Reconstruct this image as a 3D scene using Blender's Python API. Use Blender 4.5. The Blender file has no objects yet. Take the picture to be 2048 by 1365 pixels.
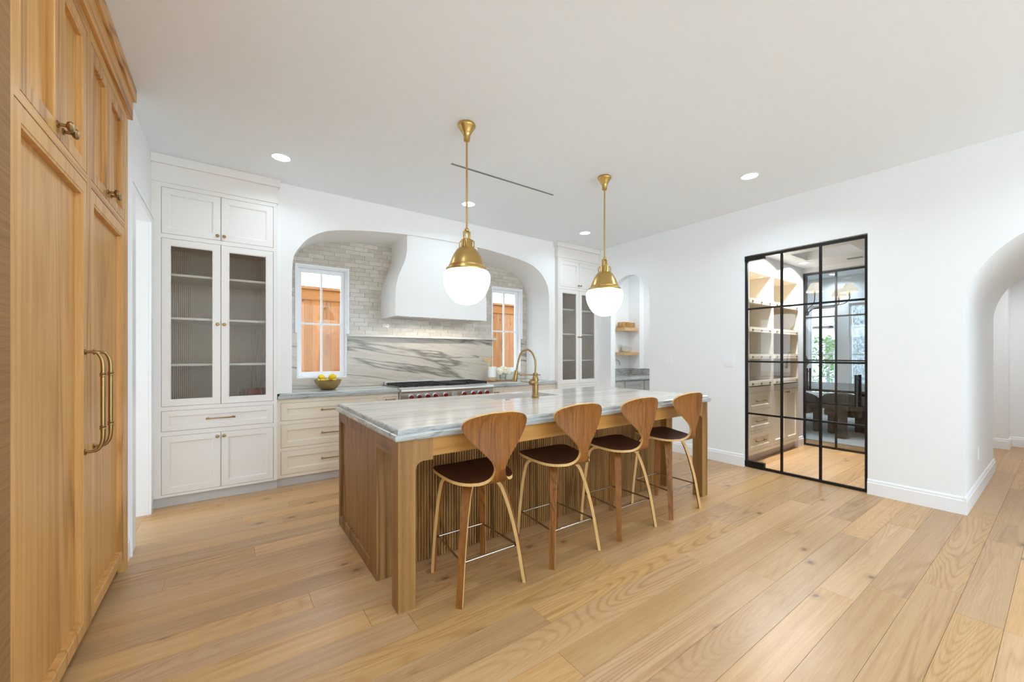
import bpy, bmesh, math, random
from mathutils import Vector, Matrix
random.seed(7)
SC = bpy.context.scene
COL = SC.collection

# ------------------------------------------------------------------ camera
cam_d = bpy.data.cameras.new('camera')
cam_d.sensor_fit = 'HORIZONTAL'
cam_d.sensor_width = 36.0
cam_d.lens = 794.607 / 2048 * 36.0
cam_d.shift_y = (709.58 - 682.5) / 2048
cam_d.clip_start = 0.02
cam_d.clip_end = 200
cam = bpy.data.objects.new('camera', cam_d)
COL.objects.link(cam)
cam.location = (0, 0, 1.2865)
cam.rotation_euler = (math.pi / 2, 0, -0.6184)
SC.camera = cam

# ------------------------------------------------------------------ world, exposure
SKY = 4.5
w = bpy.data.worlds.new('overcast_sky')
SC.world = w
w.use_nodes = True
bg = w.node_tree.nodes['Background']
bg.inputs['Color'].default_value = (0.715, 0.875, 1.0, 1)
bg.inputs['Strength'].default_value = SKY
SC.view_settings.view_transform = 'Standard'
SC.view_settings.look = 'None'
SC.view_settings.exposure = 0.0
SC.view_settings.gamma = 1.0
SC.view_settings.use_curve_mapping = False
cy = SC.cycles
cy.use_denoising = True
cy.max_bounces = 10
cy.diffuse_bounces = 7
cy.glossy_bounces = 5
cy.transmission_bounces = 10
cy.transparent_max_bounces = 16
cy.sample_clamp_indirect = 4.0
cy.blur_glossy = 0.5
cy.use_adaptive_sampling = True
cy.adaptive_threshold = 0.12
cy.adaptive_min_samples = 16
DOWNLIGHT_W = 8.0
GLOBE_E = 6.0
LAMP = (0.69, 0.86, 1.0)

# ------------------------------------------------------------------ dimensions (metres)
XL, XR, YW, YN, H, YR = -0.528, 4.8125, 4.441, 5.003, 2.953, -3.6

# ------------------------------------------------------------------ colour + materials
def lin(c):
    c /= 255.0
    return c / 12.92 if c <= 0.04045 else ((c + 0.055) / 1.055) ** 2.4
def rgb(r, g, b): return (lin(r), lin(g), lin(b), 1)

class NT:
    def __init__(s, name):
        s.m = bpy.data.materials.new(name); s.m.use_nodes = True
        s.t = s.m.node_tree; s.n = s.t.nodes; s.l = s.t.links
        s.p = s.n['Principled BSDF']; s.o = s.n['Material Output']
    def node(s, typ, **kw):
        x = s.n.new(typ)
        for k, v in kw.items():
            if k in x.inputs: x.inputs[k].default_value = v
            else: setattr(x, k, v)
        return x
    def link(s, a, b): s.l.new(a, b)
    def math(s, op, a, b=None):
        x = s.n.new('ShaderNodeMath'); x.operation = op
        for i, q in enumerate((a, b)):
            if q is None: continue
            if isinstance(q, (int, float)): x.inputs[i].default_value = q
            else: s.l.new(q, x.inputs[i])
        return x.outputs[0]
    def mix(s, f, a, b, blend='MIX'):
        x = s.n.new('ShaderNodeMix'); x.data_type = 'RGBA'; x.blend_type = blend
        for i, q in ((0, f), (6, a), (7, b)):
            if isinstance(q, (int, float, tuple)): x.inputs[i].default_value = q
            else: s.l.new(q, x.inputs[i])
        return x.outputs[2]
    def ramp(s, f, stops):
        x = s.n.new('ShaderNodeValToRGB'); e = x.color_ramp.elements
        while len(e) < len(stops): e.new(0.5)
        for k, (p, c) in enumerate(stops):
            e[k].position = p; e[k].color = c if isinstance(c, tuple) else (c, c, c, 1)
        s.l.new(f, x.inputs[0]); return x.outputs[0]
    def coords(s, scale, rot=(0, 0, 0), rnd=True, kind='Object'):
        tc = s.n.new('ShaderNodeTexCoord')
        mp = s.n.new('ShaderNodeMapping'); mp.inputs['Scale'].default_value = scale; mp.inputs['Rotation'].default_value = rot
        v = tc.outputs[kind]
        if rnd:
            oi = s.n.new('ShaderNodeObjectInfo'); cx = s.n.new('ShaderNodeCombineXYZ')
            s.l.new(s.math('MULTIPLY', oi.outputs['Random'], 37.0), cx.inputs[0])
            s.l.new(s.math('MULTIPLY', oi.outputs['Random'], 91.0), cx.inputs[1])
            s.l.new(s.math('MULTIPLY', oi.outputs['Random'], 53.0), cx.inputs[2])
            va = s.n.new('ShaderNodeVectorMath'); va.operation = 'ADD'
            s.l.new(v, va.inputs[0]); s.l.new(cx.outputs[0], va.inputs[1]); v = va.outputs[0]
        if any(rot):       # turn first, stretch afterwards
            mp.inputs['Rotation'].default_value = (0, 0, 0); m0 = s.n.new('ShaderNodeMapping'); m0.inputs['Rotation'].default_value = rot
            s.l.new(v, m0.inputs['Vector']); v = m0.outputs[0]
        s.l.new(v, mp.inputs['Vector']); return mp.outputs[0]
    def noise(s, vec, scale, detail=3, dist=0.0, rough=0.5):
        x = s.n.new('ShaderNodeTexNoise')
        x.inputs['Scale'].default_value = scale; x.inputs['Detail'].default_value = detail
        x.inputs['Distortion'].default_value = dist; x.inputs['Roughness'].default_value = rough
        s.l.new(vec, x.inputs['Vector']); return x.outputs[0]
    def bump(s, h, strength, dist=0.002):
        b = s.n.new('ShaderNodeBump'); b.inputs['Strength'].default_value = strength; b.inputs['Distance'].default_value = dist
        s.l.new(h, b.inputs['Height']); s.l.new(b.outputs[0], s.p.inputs['Normal'])
    def base(s, c):
        if isinstance(c, tuple): s.p.inputs['Base Color'].default_value = c
        else: s.l.new(c, s.p.inputs['Base Color'])
    def set(s, **kw):
        for k, v in kw.items(): s.p.inputs[k.replace('_', ' ')].default_value = v

def paint(name, c, rough=0.55, bump=0.04, scale=220):
    t = NT(name); v = t.coords((1, 1, 1), rnd=False)
    n = t.noise(v, 3.0, 2)
    t.base(t.mix(t.math('MULTIPLY', n, 0.05), c, (c[0] * .9, c[1] * .9, c[2] * .88, 1)))
    t.set(Roughness=rough)
    if bump: t.bump(t.noise(v, scale, 2), bump, 0.0006)
    return t.m

def plain(name, c, rough=0.5, metal=0.0, **kw):
    t = NT(name); v = t.coords((1, 1, 1)); n = t.noise(v, 14, 2)
    t.base(t.mix(t.math('MULTIPLY', n, 0.16), c, (c[0] * .75, c[1] * .75, c[2] * .75, 1)))
    t.set(Roughness=rough, Metallic=metal, **kw)
    return t.m

def wood(name, light, mid, dark, axis='Z', scale=1.0, rough=0.42, ring=0.55, var=0.10, knots=None, ringfreq=13.0, coat=0.0, kscale=2.0, spec=0.3, streak=0.58, ks=1.0):
    t = NT(name)
    ax = 'XYZ'.index(axis)
    s1 = [3.0 * scale] * 3; s1[ax] = 0.26 * scale
    s2 = [330.0 * scale] * 3; s2[ax] = 7.0 * scale
    s3 = [34.0 * scale] * 3; s3[ax] = 0.55 * scale
    s4 = [1.7 * scale] * 3; s4[ax] = 0.35 * scale
    n1 = t.noise(t.coords(tuple(s1)), 1.0, 1.5, 0.5)
    rg = t.math('SINE', t.math('MULTIPLY', n1, ringfreq * 6.283))
    rg = t.math('POWER', t.math('ADD', t.math('MULTIPLY', rg, 0.5), 0.5), 3.0)
    mk = t.ramp(t.noise(t.coords(tuple(s4)), 1.0, 1), [(0.42, 0.12), (0.6, 1.0)])
    n2 = t.noise(t.coords(tuple(s2)), 1.0, 2, 0.0, 0.6)
    n3 = t.noise(t.coords(tuple(s3)), 1.0, 3, 0.3)
    f = t.math('ADD', t.math('MULTIPLY', t.math('MULTIPLY', rg, mk), ring * 0.62), t.math('MULTIPLY', t.math('SUBTRACT', n2, 0.5), 0.55))
    f = t.math('ADD', t.math('ADD', f, 0.24), t.math('MULTIPLY', t.math('SUBTRACT', n3, 0.5), streak))
    col = t.ramp(f, [(0.0, light), (0.42, mid), (0.95, dark)])
    if knots:
        sp = t.n.new('ShaderNodeSeparateXYZ'); t.l.new(t.coords((1, 1, 1)), sp.inputs[0])
        cb = t.n.new('ShaderNodeCombineXYZ'); nv = t.noise(t.coords((22, 22, 22)), 1.0, 2)
        for i, c_ in enumerate(knots):
            t.l.new(t.math('ADD', t.math('MULTIPLY', sp.outputs['XYZ'.index(c_)], 0.7 if c_ == axis else 1.2), t.math('MULTIPLY', nv, 0.03)), cb.inputs[i])
        vo = t.n.new('ShaderNodeTexVoronoi'); vo.voronoi_dimensions = '2D'; vo.inputs['Scale'].default_value = kscale
        t.l.new(cb.outputs[0], vo.inputs['Vector'])
        k = t.ramp(vo.outputs['Distance'], [(0.0, 1.0), (0.014 * ks, 0.9), (0.026 * ks, 0.3), (0.06 * ks, 0.0)])
        col = t.mix(t.math('MULTIPLY', k, 0.75), col, (dark[0] * .38, dark[1] * .25, dark[2] * .16, 1))
    oi = t.n.new('ShaderNodeObjectInfo')
    hsv = t.n.new('ShaderNodeHueSaturation')
    t.l.new(t.math('ADD', t.math('MULTIPLY', oi.outputs['Random'], var * 2), 1 - var), hsv.inputs['Value'])
    t.l.new(t.math('ADD', t.math('MULTIPLY', t.math('FRACT', t.math('MULTIPLY', oi.outputs['Random'], 17.3)), var * 0.9), 1 - var * 0.45), hsv.inputs['Saturation'])
    t.l.new(col, hsv.inputs['Color'])
    t.base(hsv.outputs[0])
    t.set(Roughness=rough, Coat_Weight=coat, Coat_Roughness=0.25, Specular_IOR_Level=spec)
    t.bump(n2, 0.12, 0.0006)
    return t.m

def stone(name, light, mid, dark, rot=(0, 0, 0), rough=0.22, vein=0.6, scale=1.0, stretch=(0.5, 4, 4), fine=0.5, vdist=0.9):
    t = NT(name)
    v = t.coords(tuple(q * scale for q in stretch), rot, rnd=False)
    n1 = t.noise(v, 1.0, 6, vdist, 0.6)
    v2 = t.coords(tuple(q * scale * 2.6 for q in stretch), rot, rnd=False)
    n2 = t.noise(v2, 1.6, 8, 1.2, 0.65)
    v3 = t.coords((60, 60, 60), rnd=False); n3 = t.noise(v3, 1.0, 3)
    a = t.ramp(n1, [(0.30, dark), (0.44, mid), (0.60, light)])
    b = t.ramp(n2, [(0.33, dark), (0.5, light), (0.72, mid)])
    c = t.mix(fine, a, b)
    # thin dark veins
    vv = t.math('ABSOLUTE', t.math('SUBTRACT', t.noise(v, 0.55, 5, vdist), 0.5))
    k = t.ramp(vv, [(0.0, 1.0), (0.004, 0.7), (0.014, 0.0)])
    c = t.mix(t.math('MULTIPLY', k, vein), c, (dark[0] * .45, dark[1] * .47, dark[2] * .45, 1))
    c = t.mix(t.math('MULTIPLY', n3, 0.14), c, (mid[0] * .7, mid[1] * .7, mid[2] * .7, 1))
    t.base(c); t.set(Roughness=rough)
    return t.m

def thin_glass(name, tint=(0.97, 0.985, 0.98, 1), refl=1.0, ior=1.5):
    t = NT(name); t.n.remove(t.p)
    tr = t.node('ShaderNodeBsdfTransparent'); tr.inputs[0].default_value = tint
    gl = t.node('ShaderNodeBsdfGlossy'); gl.inputs['Roughness'].default_value = 0.0
    fr = t.node('ShaderNodeFresnel'); fr.inputs[0].default_value = ior
    mx = t.node('ShaderNodeMixShader')
    t.link(t.math('MULTIPLY', fr.outputs[0], refl), mx.inputs[0])
    t.link(tr.outputs[0], mx.inputs[1]); t.link(gl.outputs[0], mx.inputs[2])
    t.link(mx.outputs[0], t.o.inputs[0])
    return t.m

def emit(name, c, e, base=(0.9, 0.9, 0.9, 1)):
    t = NT(name); t.base(base); t.set(Roughness=0.25)
    t.p.inputs['Emission Color'].default_value = c; t.p.inputs['Emission Strength'].default_value = e
    return t.m

M = {}
M['wall'] = paint('white_wall_paint', rgb(242, 244, 245), 0.6)
M['ceil'] = paint('white_ceiling_paint', rgb(240, 244, 248), 0.75)
M['trim'] = paint('white_trim_paint', rgb(243, 244, 246), 0.35, 0.0)
M['plaster'] = paint('white_plaster', rgb(243, 242, 240), 0.6, 0.05, 60)
M['greige'] = paint('greige_cabinet_paint', rgb(233, 228, 222), 0.4, 0.0)
M['cream'] = paint('cream_cabinet_paint', rgb(237, 226, 207), 0.4, 0.0)
M['cabin'] = paint('taupe_cabinet_interior', rgb(228, 208, 182), 0.6, 0.0)
M['toe'] = paint('grey_toe_kick_paint', rgb(196, 194, 190), 0.5, 0.0)
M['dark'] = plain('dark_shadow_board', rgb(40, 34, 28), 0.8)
M['oak'] = wood('honey_oak', rgb(218, 169, 104), rgb(195, 143, 78), rgb(143, 94, 45), 'Z', 1.0, 0.4, 0.75, 0.04, coat=0.08, streak=0.85)
M['oak_h'] = wood('honey_oak_horizontal', rgb(218, 169, 104), rgb(195, 143, 78), rgb(143, 94, 45), 'Y', 1.0, 0.4, 0.95, 0.04, coat=0.08, streak=0.95)
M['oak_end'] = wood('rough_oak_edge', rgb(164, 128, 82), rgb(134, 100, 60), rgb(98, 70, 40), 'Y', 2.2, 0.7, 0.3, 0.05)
M['isl'] = wood('island_oak', rgb(166, 125, 73), rgb(138, 99, 53), rgb(90, 60, 27), 'Z', 1.0, 0.42, 0.95, 0.06, streak=0.85)
M['isl_x'] = wood('island_oak_rail', rgb(200, 150, 80), rgb(177, 126, 60), rgb(130, 86, 35), 'X', 1.0, 0.4, 0.6, 0.05)
M['isl_y'] = wood('island_oak_side_rail', rgb(166, 125, 73), rgb(138, 99, 53), rgb(90, 60, 27), 'Y', 1.0, 0.42, 0.95, 0.05, streak=0.85)
M['floor'] = wood('oak_plank', rgb(208, 170, 124), rgb(186, 144, 97), rgb(132, 93, 55), 'X', 1.0, 0.34, 0.42, 0.14, 'XY', 52.0, 0.05, 1.3, 0.45)
M['walnut'] = wood('walnut_veneer', rgb(156, 100, 43), rgb(121, 73, 28), rgb(70, 39, 13), 'Z', 2.4, 0.45, 0.55, 0.04, streak=0.8)
M['walnut_d'] = wood('dark_walnut_seat', rgb(84, 44, 24), rgb(62, 30, 17), rgb(36, 16, 9), 'Y', 1.5, 0.45, 0.3, 0.04)
M['ply'] = wood('light_ply_edge', rgb(228, 189, 127), rgb(210, 168, 106), rgb(178, 134, 78), 'Z', 2.0, 0.45, 0.2, 0.04)
M['shelfoak'] = wood('shelf_oak', rgb(224, 192, 148), rgb(204, 168, 122), rgb(172, 134, 88), 'X', 1.0, 0.5, 0.5, 0.06)
M['cedar'] = wood('cedar_board', rgb(208, 150, 96), rgb(186, 120, 70), rgb(142, 82, 42), 'Z', 1.2, 0.7, 0.5, 0.14, 'XZ', kscale=3.6, ks=2.0)
M['cedar_x'] = wood('cedar_rail', rgb(198, 138, 84), rgb(176, 108, 58), rgb(134, 72, 34), 'X', 1.2, 0.7, 0.5, 0.1)
M['quartz'] = stone('pale_quartzite', rgb(224, 218, 209), rgb(203, 198, 191), rgb(160, 158, 153), (0, 0, 0.03), 0.16, 0.4, 1.0, (0.35, 7, 7), 0.45)
M['quartz_g'] = stone('grey_quartzite', rgb(214, 214, 210), rgb(186, 187, 184), rgb(140, 142, 140), (0, 0, 0.02), 0.18, 0.5, 1.0, (0.5, 6, 6), 0.5)
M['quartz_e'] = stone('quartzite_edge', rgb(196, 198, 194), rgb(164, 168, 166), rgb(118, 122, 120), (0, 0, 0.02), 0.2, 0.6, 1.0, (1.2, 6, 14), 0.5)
M['splash'] = stone('veined_quartzite', rgb(213, 204, 191), rgb(192, 183, 170), rgb(150, 143, 132), (0, -0.16, 0), 0.2, 0.9, 1.0, (0.42, 2, 5.0), 0.5, 0.3)
M['barstone'] = stone('grey_bar_stone', rgb(196, 196, 194), rgb(165, 166, 165), rgb(120, 122, 122), (0, 0, 0), 0.2, 0.5, 1.2, (1, 3, 3), 0.5)
M['brass'] = plain('polished_brass', rgb(204, 172, 106), 0.3, 1.0)
M['abrass'] = plain('aged_brass', rgb(164, 136, 92), 0.33, 1.0)
M['steel'] = plain('brushed_steel', rgb(214, 214, 212), 0.38, 1.0)
M['chrome'] = plain('dark_chrome', rgb(190, 184, 176), 0.18, 1.0)
M['nickel'] = plain('brushed_nickel', rgb(176, 174, 168), 0.3, 1.0)
M['black'] = plain('black_steel', rgb(26, 24, 23), 0.45, 0.3)
M['iron'] = plain('cast_iron', rgb(38, 38, 40), 0.55, 0.4)
M['red'] = plain('red_knob_enamel', rgb(124, 24, 26), 0.25)
M['glass'] = thin_glass('clear_glass', (.985, .99, .985, 1), refl=.75)
M['pane'] = thin_glass('window_glass', (0.98, 0.985, 0.985, 1), refl=.45)
M['opal'] = emit('lit_opal_glass', (0.94, 0.97, 1.0, 1), GLOBE_E)
M['lens'] = emit('lit_downlight_lens', (1.0, 0.97, 0.93, 1), 6.0)
M['shade'] = emit('lit_linen_shade', (1.0, 0.90, 0.74, 1), 0.55, rgb(236, 226, 206))
M['white'] = plain('white_ceramic', rgb(240, 240, 238), 0.25)
M['lemon'] = plain('lemon_peel', rgb(250, 214, 38), 0.45)
M['bowl'] = plain('hammered_brass_bowl', rgb(176, 152, 102), 0.26, 1.0)
M['tan'] = wood('tray_wood', rgb(170, 130, 92), rgb(140, 102, 68), rgb(104, 72, 44), 'X', 2.0, 0.5)
M['spoon'] = wood('spoon_beech', rgb(232, 194, 138), rgb(216, 172, 112), rgb(184, 140, 84), 'Z', 2.0, 0.55)
M['clayband'] = plain('unglazed_clay', rgb(198, 172, 140), 0.8)
M['petal'] = plain('cream_petals', rgb(250, 247, 224), 0.7)
M['leaf'] = plain('green_leaf', rgb(92, 128, 62), 0.6)
M['rattan'] = plain('woven_rattan', rgb(196, 152, 90), 0.6)
M['velvet'] = plain('brown_grey_velvet', rgb(70, 66, 60), 0.9)
M['tabletop'] = plain('dark_table_top', rgb(58, 54, 50), 0.45)
M['urn'] = plain('olive_stoneware', rgb(122, 114, 92), 0.7)
M['rug'] = plain('pale_blue_rug', rgb(206, 212, 212), 0.95)
M['ground'] = plain('pale_concrete', rgb(200, 200, 196), 0.9)
M['house'] = paint('pale_house_siding', rgb(214, 222, 224), 0.7, 0.0)
M['roof'] = plain('grey_roof_shingle', rgb(150, 156, 158), 0.9)
M['redclay'] = plain('terracotta_pot', rgb(176, 80, 48), 0.7)
M['slot'] = plain('grey_aluminium', rgb(140, 138, 134), 0.5, 0.2)
M['shade'].cycles.emission_sampling = 'NONE'
M['lens'].cycles.emission_sampling = 'NONE'
# bark
t = NT('grey_bark'); v = t.coords((7, 7, 5)); n = t.noise(v, 3.0, 10, 0.2, 0.75)
t.base(t.ramp(n, [(0.35, rgb(86, 92, 96)), (0.5, rgb(150, 158, 162)), (0.66, rgb(212, 218, 220))])); t.set(Roughness=0.95); t.bump(n, 1.0, 0.02); M['bark'] = t.m
# glazed handmade tile: every tile its own shade
t = NT('glazed_tile'); oi = t.n.new('ShaderNodeObjectInfo'); v = t.coords((1, 1, 1)); n = t.noise(v, 16, 4)
f = t.math('ADD', t.math('MULTIPLY', oi.outputs['Random'], 0.55), t.math('MULTIPLY', t.math('SUBTRACT', n, 0.5), 0.9))
t.base(t.ramp(f, [(0.0, rgb(196, 188, 175)), (0.3, rgb(208, 200, 188)), (0.8, rgb(220, 213, 202))])); t.set(Roughness=0.12)
t.bump(t.noise(v, 26, 2), 0.5, 0.003); M['tile'] = t.m
M['grout'] = paint('pale_grout', rgb(188, 180, 168), 0.9, 0.0)
# fluted glass: a real ribbed solid that refracts
t = NT('fluted_glass'); t.base((0.93, 0.94, 0.93, 1)); t.set(Roughness=0.02, IOR=1.35, Transmission_Weight=1.0); M['fluted'] = t.m

# ------------------------------------------------------------------ mesh builder
ORG = {}
def org(p): return ORG[p.name] if p is not None else Vector((0, 0, 0))

class B:
    def __init__(s): s.v = []; s.f = []; s.mi = []; s.cur = 0
    def add(s, verts, faces):
        o = len(s.v); s.v += [tuple(q) for q in verts]
        for f in faces: s.f.append([o + i for i in f]); s.mi.append(s.cur)
        return s
    def box(s, x0, x1, y0, y1, z0, z1, bev=0.0):
        if bev <= 0:
            vs = [(x, y, z) for z in (z0, z1) for y in (y0, y1) for x in (x0, x1)]
            return s.add(vs, [(0, 2, 3, 1), (4, 5, 7, 6), (0, 1, 5, 4), (2, 6, 7, 3), (0, 4, 6, 2), (1, 3, 7, 5)])
        b = min(bev, abs(x1 - x0) / 2.01, abs(y1 - y0) / 2.01, abs(z1 - z0) / 2.01)
        bm = bmesh.new(); bmesh.ops.create_cube(bm, size=1)
        for q in bm.verts: q.co = ((x0 + x1) / 2 + q.co.x * (x1 - x0), (y0 + y1) / 2 + q.co.y * (y1 - y0), (z0 + z1) / 2 + q.co.z * (z1 - z0))
        bmesh.ops.bevel(bm, geom=list(bm.edges), offset=b, segments=2, affect='EDGES', profile=0.6)
        return s.bm(bm)
    def bm(s, bm):
        bm.verts.index_update()
        s.add([q.co.copy() for q in bm.verts], [[q.index for q in f.verts] for f in bm.faces]); bm.free(); return s
    def loops(s, loops, cap0=True, cap1=True, closed=True):
        n = len(loops[0]); vs = [p for L in loops for p in L]; fs = []
        for k in range(len(loops) - 1):
            for i in range(n if closed else n - 1):
                j = (i + 1) % n; fs.append((k * n + i, k * n + j, (k + 1) * n + j, (k + 1) * n + i))
        if cap0: fs.append(tuple(range(n - 1, -1, -1)))
        if cap1: fs.append(tuple((len(loops) - 1) * n + i for i in range(n)))
        return s.add(vs, fs)
    def lathe(s, prof, c, seg=32, axis='Z', cap=True):
        L = []
        for r, h in prof:
            ring = []
            for i in range(seg):
                a = 2 * math.pi * i / seg; p, q = r * math.cos(a), r * math.sin(a)
                ring.append({'Z': (c[0] + p, c[1] + q, c[2] + h), 'Y': (c[0] + p, c[1] + h, c[2] + q), 'X': (c[0] + h, c[1] + p, c[2] + q)}[axis])
            L.append(ring)
        return s.loops(L, cap, cap)
    def tube(s, pts, r, seg=10, cap=True):
        pts = [Vector(p) for p in pts]; rr = r if isinstance(r, (list, tuple)) else [r] * len(pts)
        L = []; up = None
        for i, p in enumerate(pts):
            d = (pts[min(i + 1, len(pts) - 1)] - pts[max(i - 1, 0)]).normalized()
            if up is None:
                up = d.orthogonal().normalized()
            up = (up - d * up.dot(d)).normalized(); sd = d.cross(up)
            L.append([tuple(p + (up * math.cos(2 * math.pi * k / seg) + sd * math.sin(2 * math.pi * k / seg)) * rr[i]) for k in range(seg)])
        return s.loops(L, cap, cap)
    def ball(s, c, r, sx=1, sy=1, sz=1, seg=16, rings=10):
        prof = [(max(1e-4, math.sin(math.pi * i / rings)) * r, -math.cos(math.pi * i / rings) * r) for i in range(rings + 1)]
        o = len(s.v); s.lathe(prof, (0, 0, 0), seg)
        for i in range(o, len(s.v)):
            x, y, z = s.v[i]; s.v[i] = (c[0] + x * sx, c[1] + y * sy, c[2] + z * sz)
        return s
    def prism(s, poly, d0, d1, mapf):
        a = [mapf(u, z, d0) for u, z in poly]; b = [mapf(u, z, d1) for u, z in poly]
        return s.loops([a, b], True, True)
    def build(s, name, mat, parent=None, smooth=None, origin=None, kind=None, recalc=True, label=None):
        xs = list(zip(*s.v))
        lo = [min(q) for q in xs]; hi = [max(q) for q in xs]
        if origin is None: origin = ((lo[0] + hi[0]) / 2, (lo[1] + hi[1]) / 2, lo[2])
        O = Vector(origin)
        me = bpy.data.meshes.new(name)
        me.from_pydata([tuple(Vector(q) - O) for q in s.v], [], s.f)
        for k in (mat if isinstance(mat, (list, tuple)) else [mat]): me.materials.append(M[k] if isinstance(k, str) else k)
        for p, k in zip(me.polygons, s.mi): p.material_index = k
        if recalc:
            bm = bmesh.new(); bm.from_mesh(me); bmesh.ops.recalc_face_normals(bm, faces=bm.faces); bm.to_mesh(me); bm.free()
        if smooth:
            me.shade_smooth(); me.set_sharp_from_angle(angle=math.radians(smooth))
        o = bpy.data.objects.new(name, me); COL.objects.link(o)
        ORG[o.name] = O
        if parent is not None:
            o.parent = parent; o.location = O - org(parent)
        else: o.location = O
        if kind: o['kind'] = kind
        if label: o['label'] = label
        return o

def tag(o, label, cat, group=None, kind=None):
    if label: o['label'] = label
    if cat: o['category'] = cat
    if group: o['group'] = group
    if kind: o['kind'] = kind
    return o
def thing(name, loc, label, cat, group=None):
    o = bpy.data.objects.new(name, None); COL.objects.link(o); o.location = loc; ORG[o.name] = Vector(loc)
    o.empty_display_size = 0.05
    return tag(o, label, cat, group)
def struct(o, label=None): o['kind'] = 'structure'; return o
def dup(root, loc, label=None, group=None):
    r = root.copy(); COL.objects.link(r); r.location = loc; ORG[r.name] = Vector(loc)
    if label: r['label'] = label
    if group: r['group'] = group
    for ch in list(root.children):
        c = ch.copy(); COL.objects.link(c); c.parent = r
        for g in list(ch.children):
            d = g.copy(); COL.objects.link(d); d.parent = c
    return r

# axis maps: (u, z, d out of the face) -> xyz
def faceY(y0): return lambda u, z, d: (u, y0 - d, z)           # faces -y (back run)
def faceX(x0): return lambda u, z, d: (x0 + d, u, z)           # faces +x (left wall)
def faceXm(x0): return lambda u, z, d: (x0 - d, u, z)          # faces -x
def rect(mapf, u0, u1, z0, z1, d): return [mapf(u0, z0, d), mapf(u1, z0, d), mapf(u1, z1, d), mapf(u0, z1, d)]

def colwall(b, line, ztop, mapf, d0, d1):
    """A solid wall between the polyline line [(u, zlow)...] and ztop, from depth d0 to d1."""
    for (u0, a0), (u1, a1) in zip(line, line[1:]):
        if abs(u1 - u0) > 1e-6:
            for d in (d0, d1):
                b.add([mapf(u0, a0, d), mapf(u1, a1, d), mapf(u1, ztop, d), mapf(u0, ztop, d)], [(0, 1, 2, 3)])
            b.add([mapf(u0, ztop, d0), mapf(u1, ztop, d0), mapf(u1, ztop, d1), mapf(u0, ztop, d1)], [(0, 1, 2, 3)])
        b.add([mapf(u0, a0, d0), mapf(u1, a1, d0), mapf(u1, a1, d1), mapf(u0, a0, d1)], [(0, 1, 2, 3)])
    for (u, a) in (line[0], line[-1]):
        b.add([mapf(u, a, d0), mapf(u, ztop, d0), mapf(u, ztop, d1), mapf(u, a, d1)], [(0, 1, 2, 3)])
    return b
def weld(o):
    bm = bmesh.new(); bm.from_mesh(o.data); bmesh.ops.remove_doubles(bm, verts=bm.verts, dist=1e-5)
    bmesh.ops.recalc_face_normals(bm, faces=bm.faces); bm.to_mesh(o.data); bm.free(); return o
def smooth(o, ang):
    o.data.shade_smooth(); o.data.set_sharp_from_angle(angle=math.radians(ang)); return o

# ================================================================== ROOM SHELL
# ---- floor: slab with separate oak planks
fl = struct(B().box(-3.0, 11.0, YR, 5.2, -0.12, -0.018).build('floor', 'dark', origin=(0, 0, 0)))
PW = 0.1575
count = 0
def plank_rows(x0, x1, y0, y1, joints=None, seed=1, lmin=0.7, lmax=2.1):
    global count
    rnd = random.Random(seed)
    k0 = math.floor((y0 - 0.18) / PW); k = k0
    while 0.18 + k * PW < y1 - 1e-6:
        a = max(y0, 0.18 + k * PW); c = min(y1, 0.18 + (k + 1) * PW); k += 1
        if c - a < 0.01: continue
        x = x0 - rnd.uniform(0, 1.2)
        fixed = (joints or {}).get(k - 1)
        cuts = []
        if fixed is not None:
            cuts = sorted(fixed)
        else:
            while x < x1: x += rnd.uniform(lmin, lmax); cuts.append(x)
        cuts = [x0] + [q for q in cuts if x0 + 0.15 < q < x1 - 0.15] + [x1]
        for p, q in zip(cuts, cuts[1:]):
            g = 0.0005
            B().box(p + g, q - g, a + g, c - g, -0.018, rnd.uniform(-0.0004, 0.0), 0.0006).build('plank', 'floor', fl)
            count += 1
# rows whose end joints show in the photo
J = {0: [1.2, 2.95, 4.30], 1: [0.6, 3.20], 2: [1.3, 2.90], 3: [1.5, 2.66, 4.1], 4: [0.2, 3.6], 5: [0.9, 2.52, 3.9], 6: [1.156, 3.3], 7: [0.3, 2.39, 4.05],
     8: [1.255, 3.1], 9: [0.0, 1.9, 3.5], 10: [0.723, 2.75], 11: [0.55, 1.78, 3.9], 12: [0.946, 3.0], 13: [0.35, 2.2]}
plank_rows(XL - 0.02, XR, -0.6, 4.45, J, 11)
plank_rows(XR, 6.68, 1.05, 2.3, None, 5)
plank_rows(XR, 6.873, -0.6, 0.5, None, 15)
plank_rows(6.68, 7.5, 1.0, 2.5, None, 8)
plank_rows(6.873, 8.95, -0.6, 1.0, None, 9, 1.0, 2.4)
rest = B()
rr = random.Random(3)
for k in range(19):
    rest.box(XL - .02, XR, YR + k * PW, YR + (k + 1) * PW - .0018, -0.018, -0.0002)
rest.build('plank_field', 'floor', fl, kind='stuff')
rest = B()
for k in range(24):
    rest.box(7.5, 10.6, 1.0 + k * PW, 1.0 + (k + 1) * PW - .0018, -0.018, -0.0002)
rest.box(-3.0, XL - .02, 3.0, 5.2, -.018, -.0002)
rest.build('plank_field', 'floor', fl, kind='stuff')

# ---- ceiling
ce = B().box(XL - 0.1, XR + 0.1, YR - 0.1, YN + 0.1, H, H + 0.12).build('ceiling', 'ceil'); struct(ce)

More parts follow.
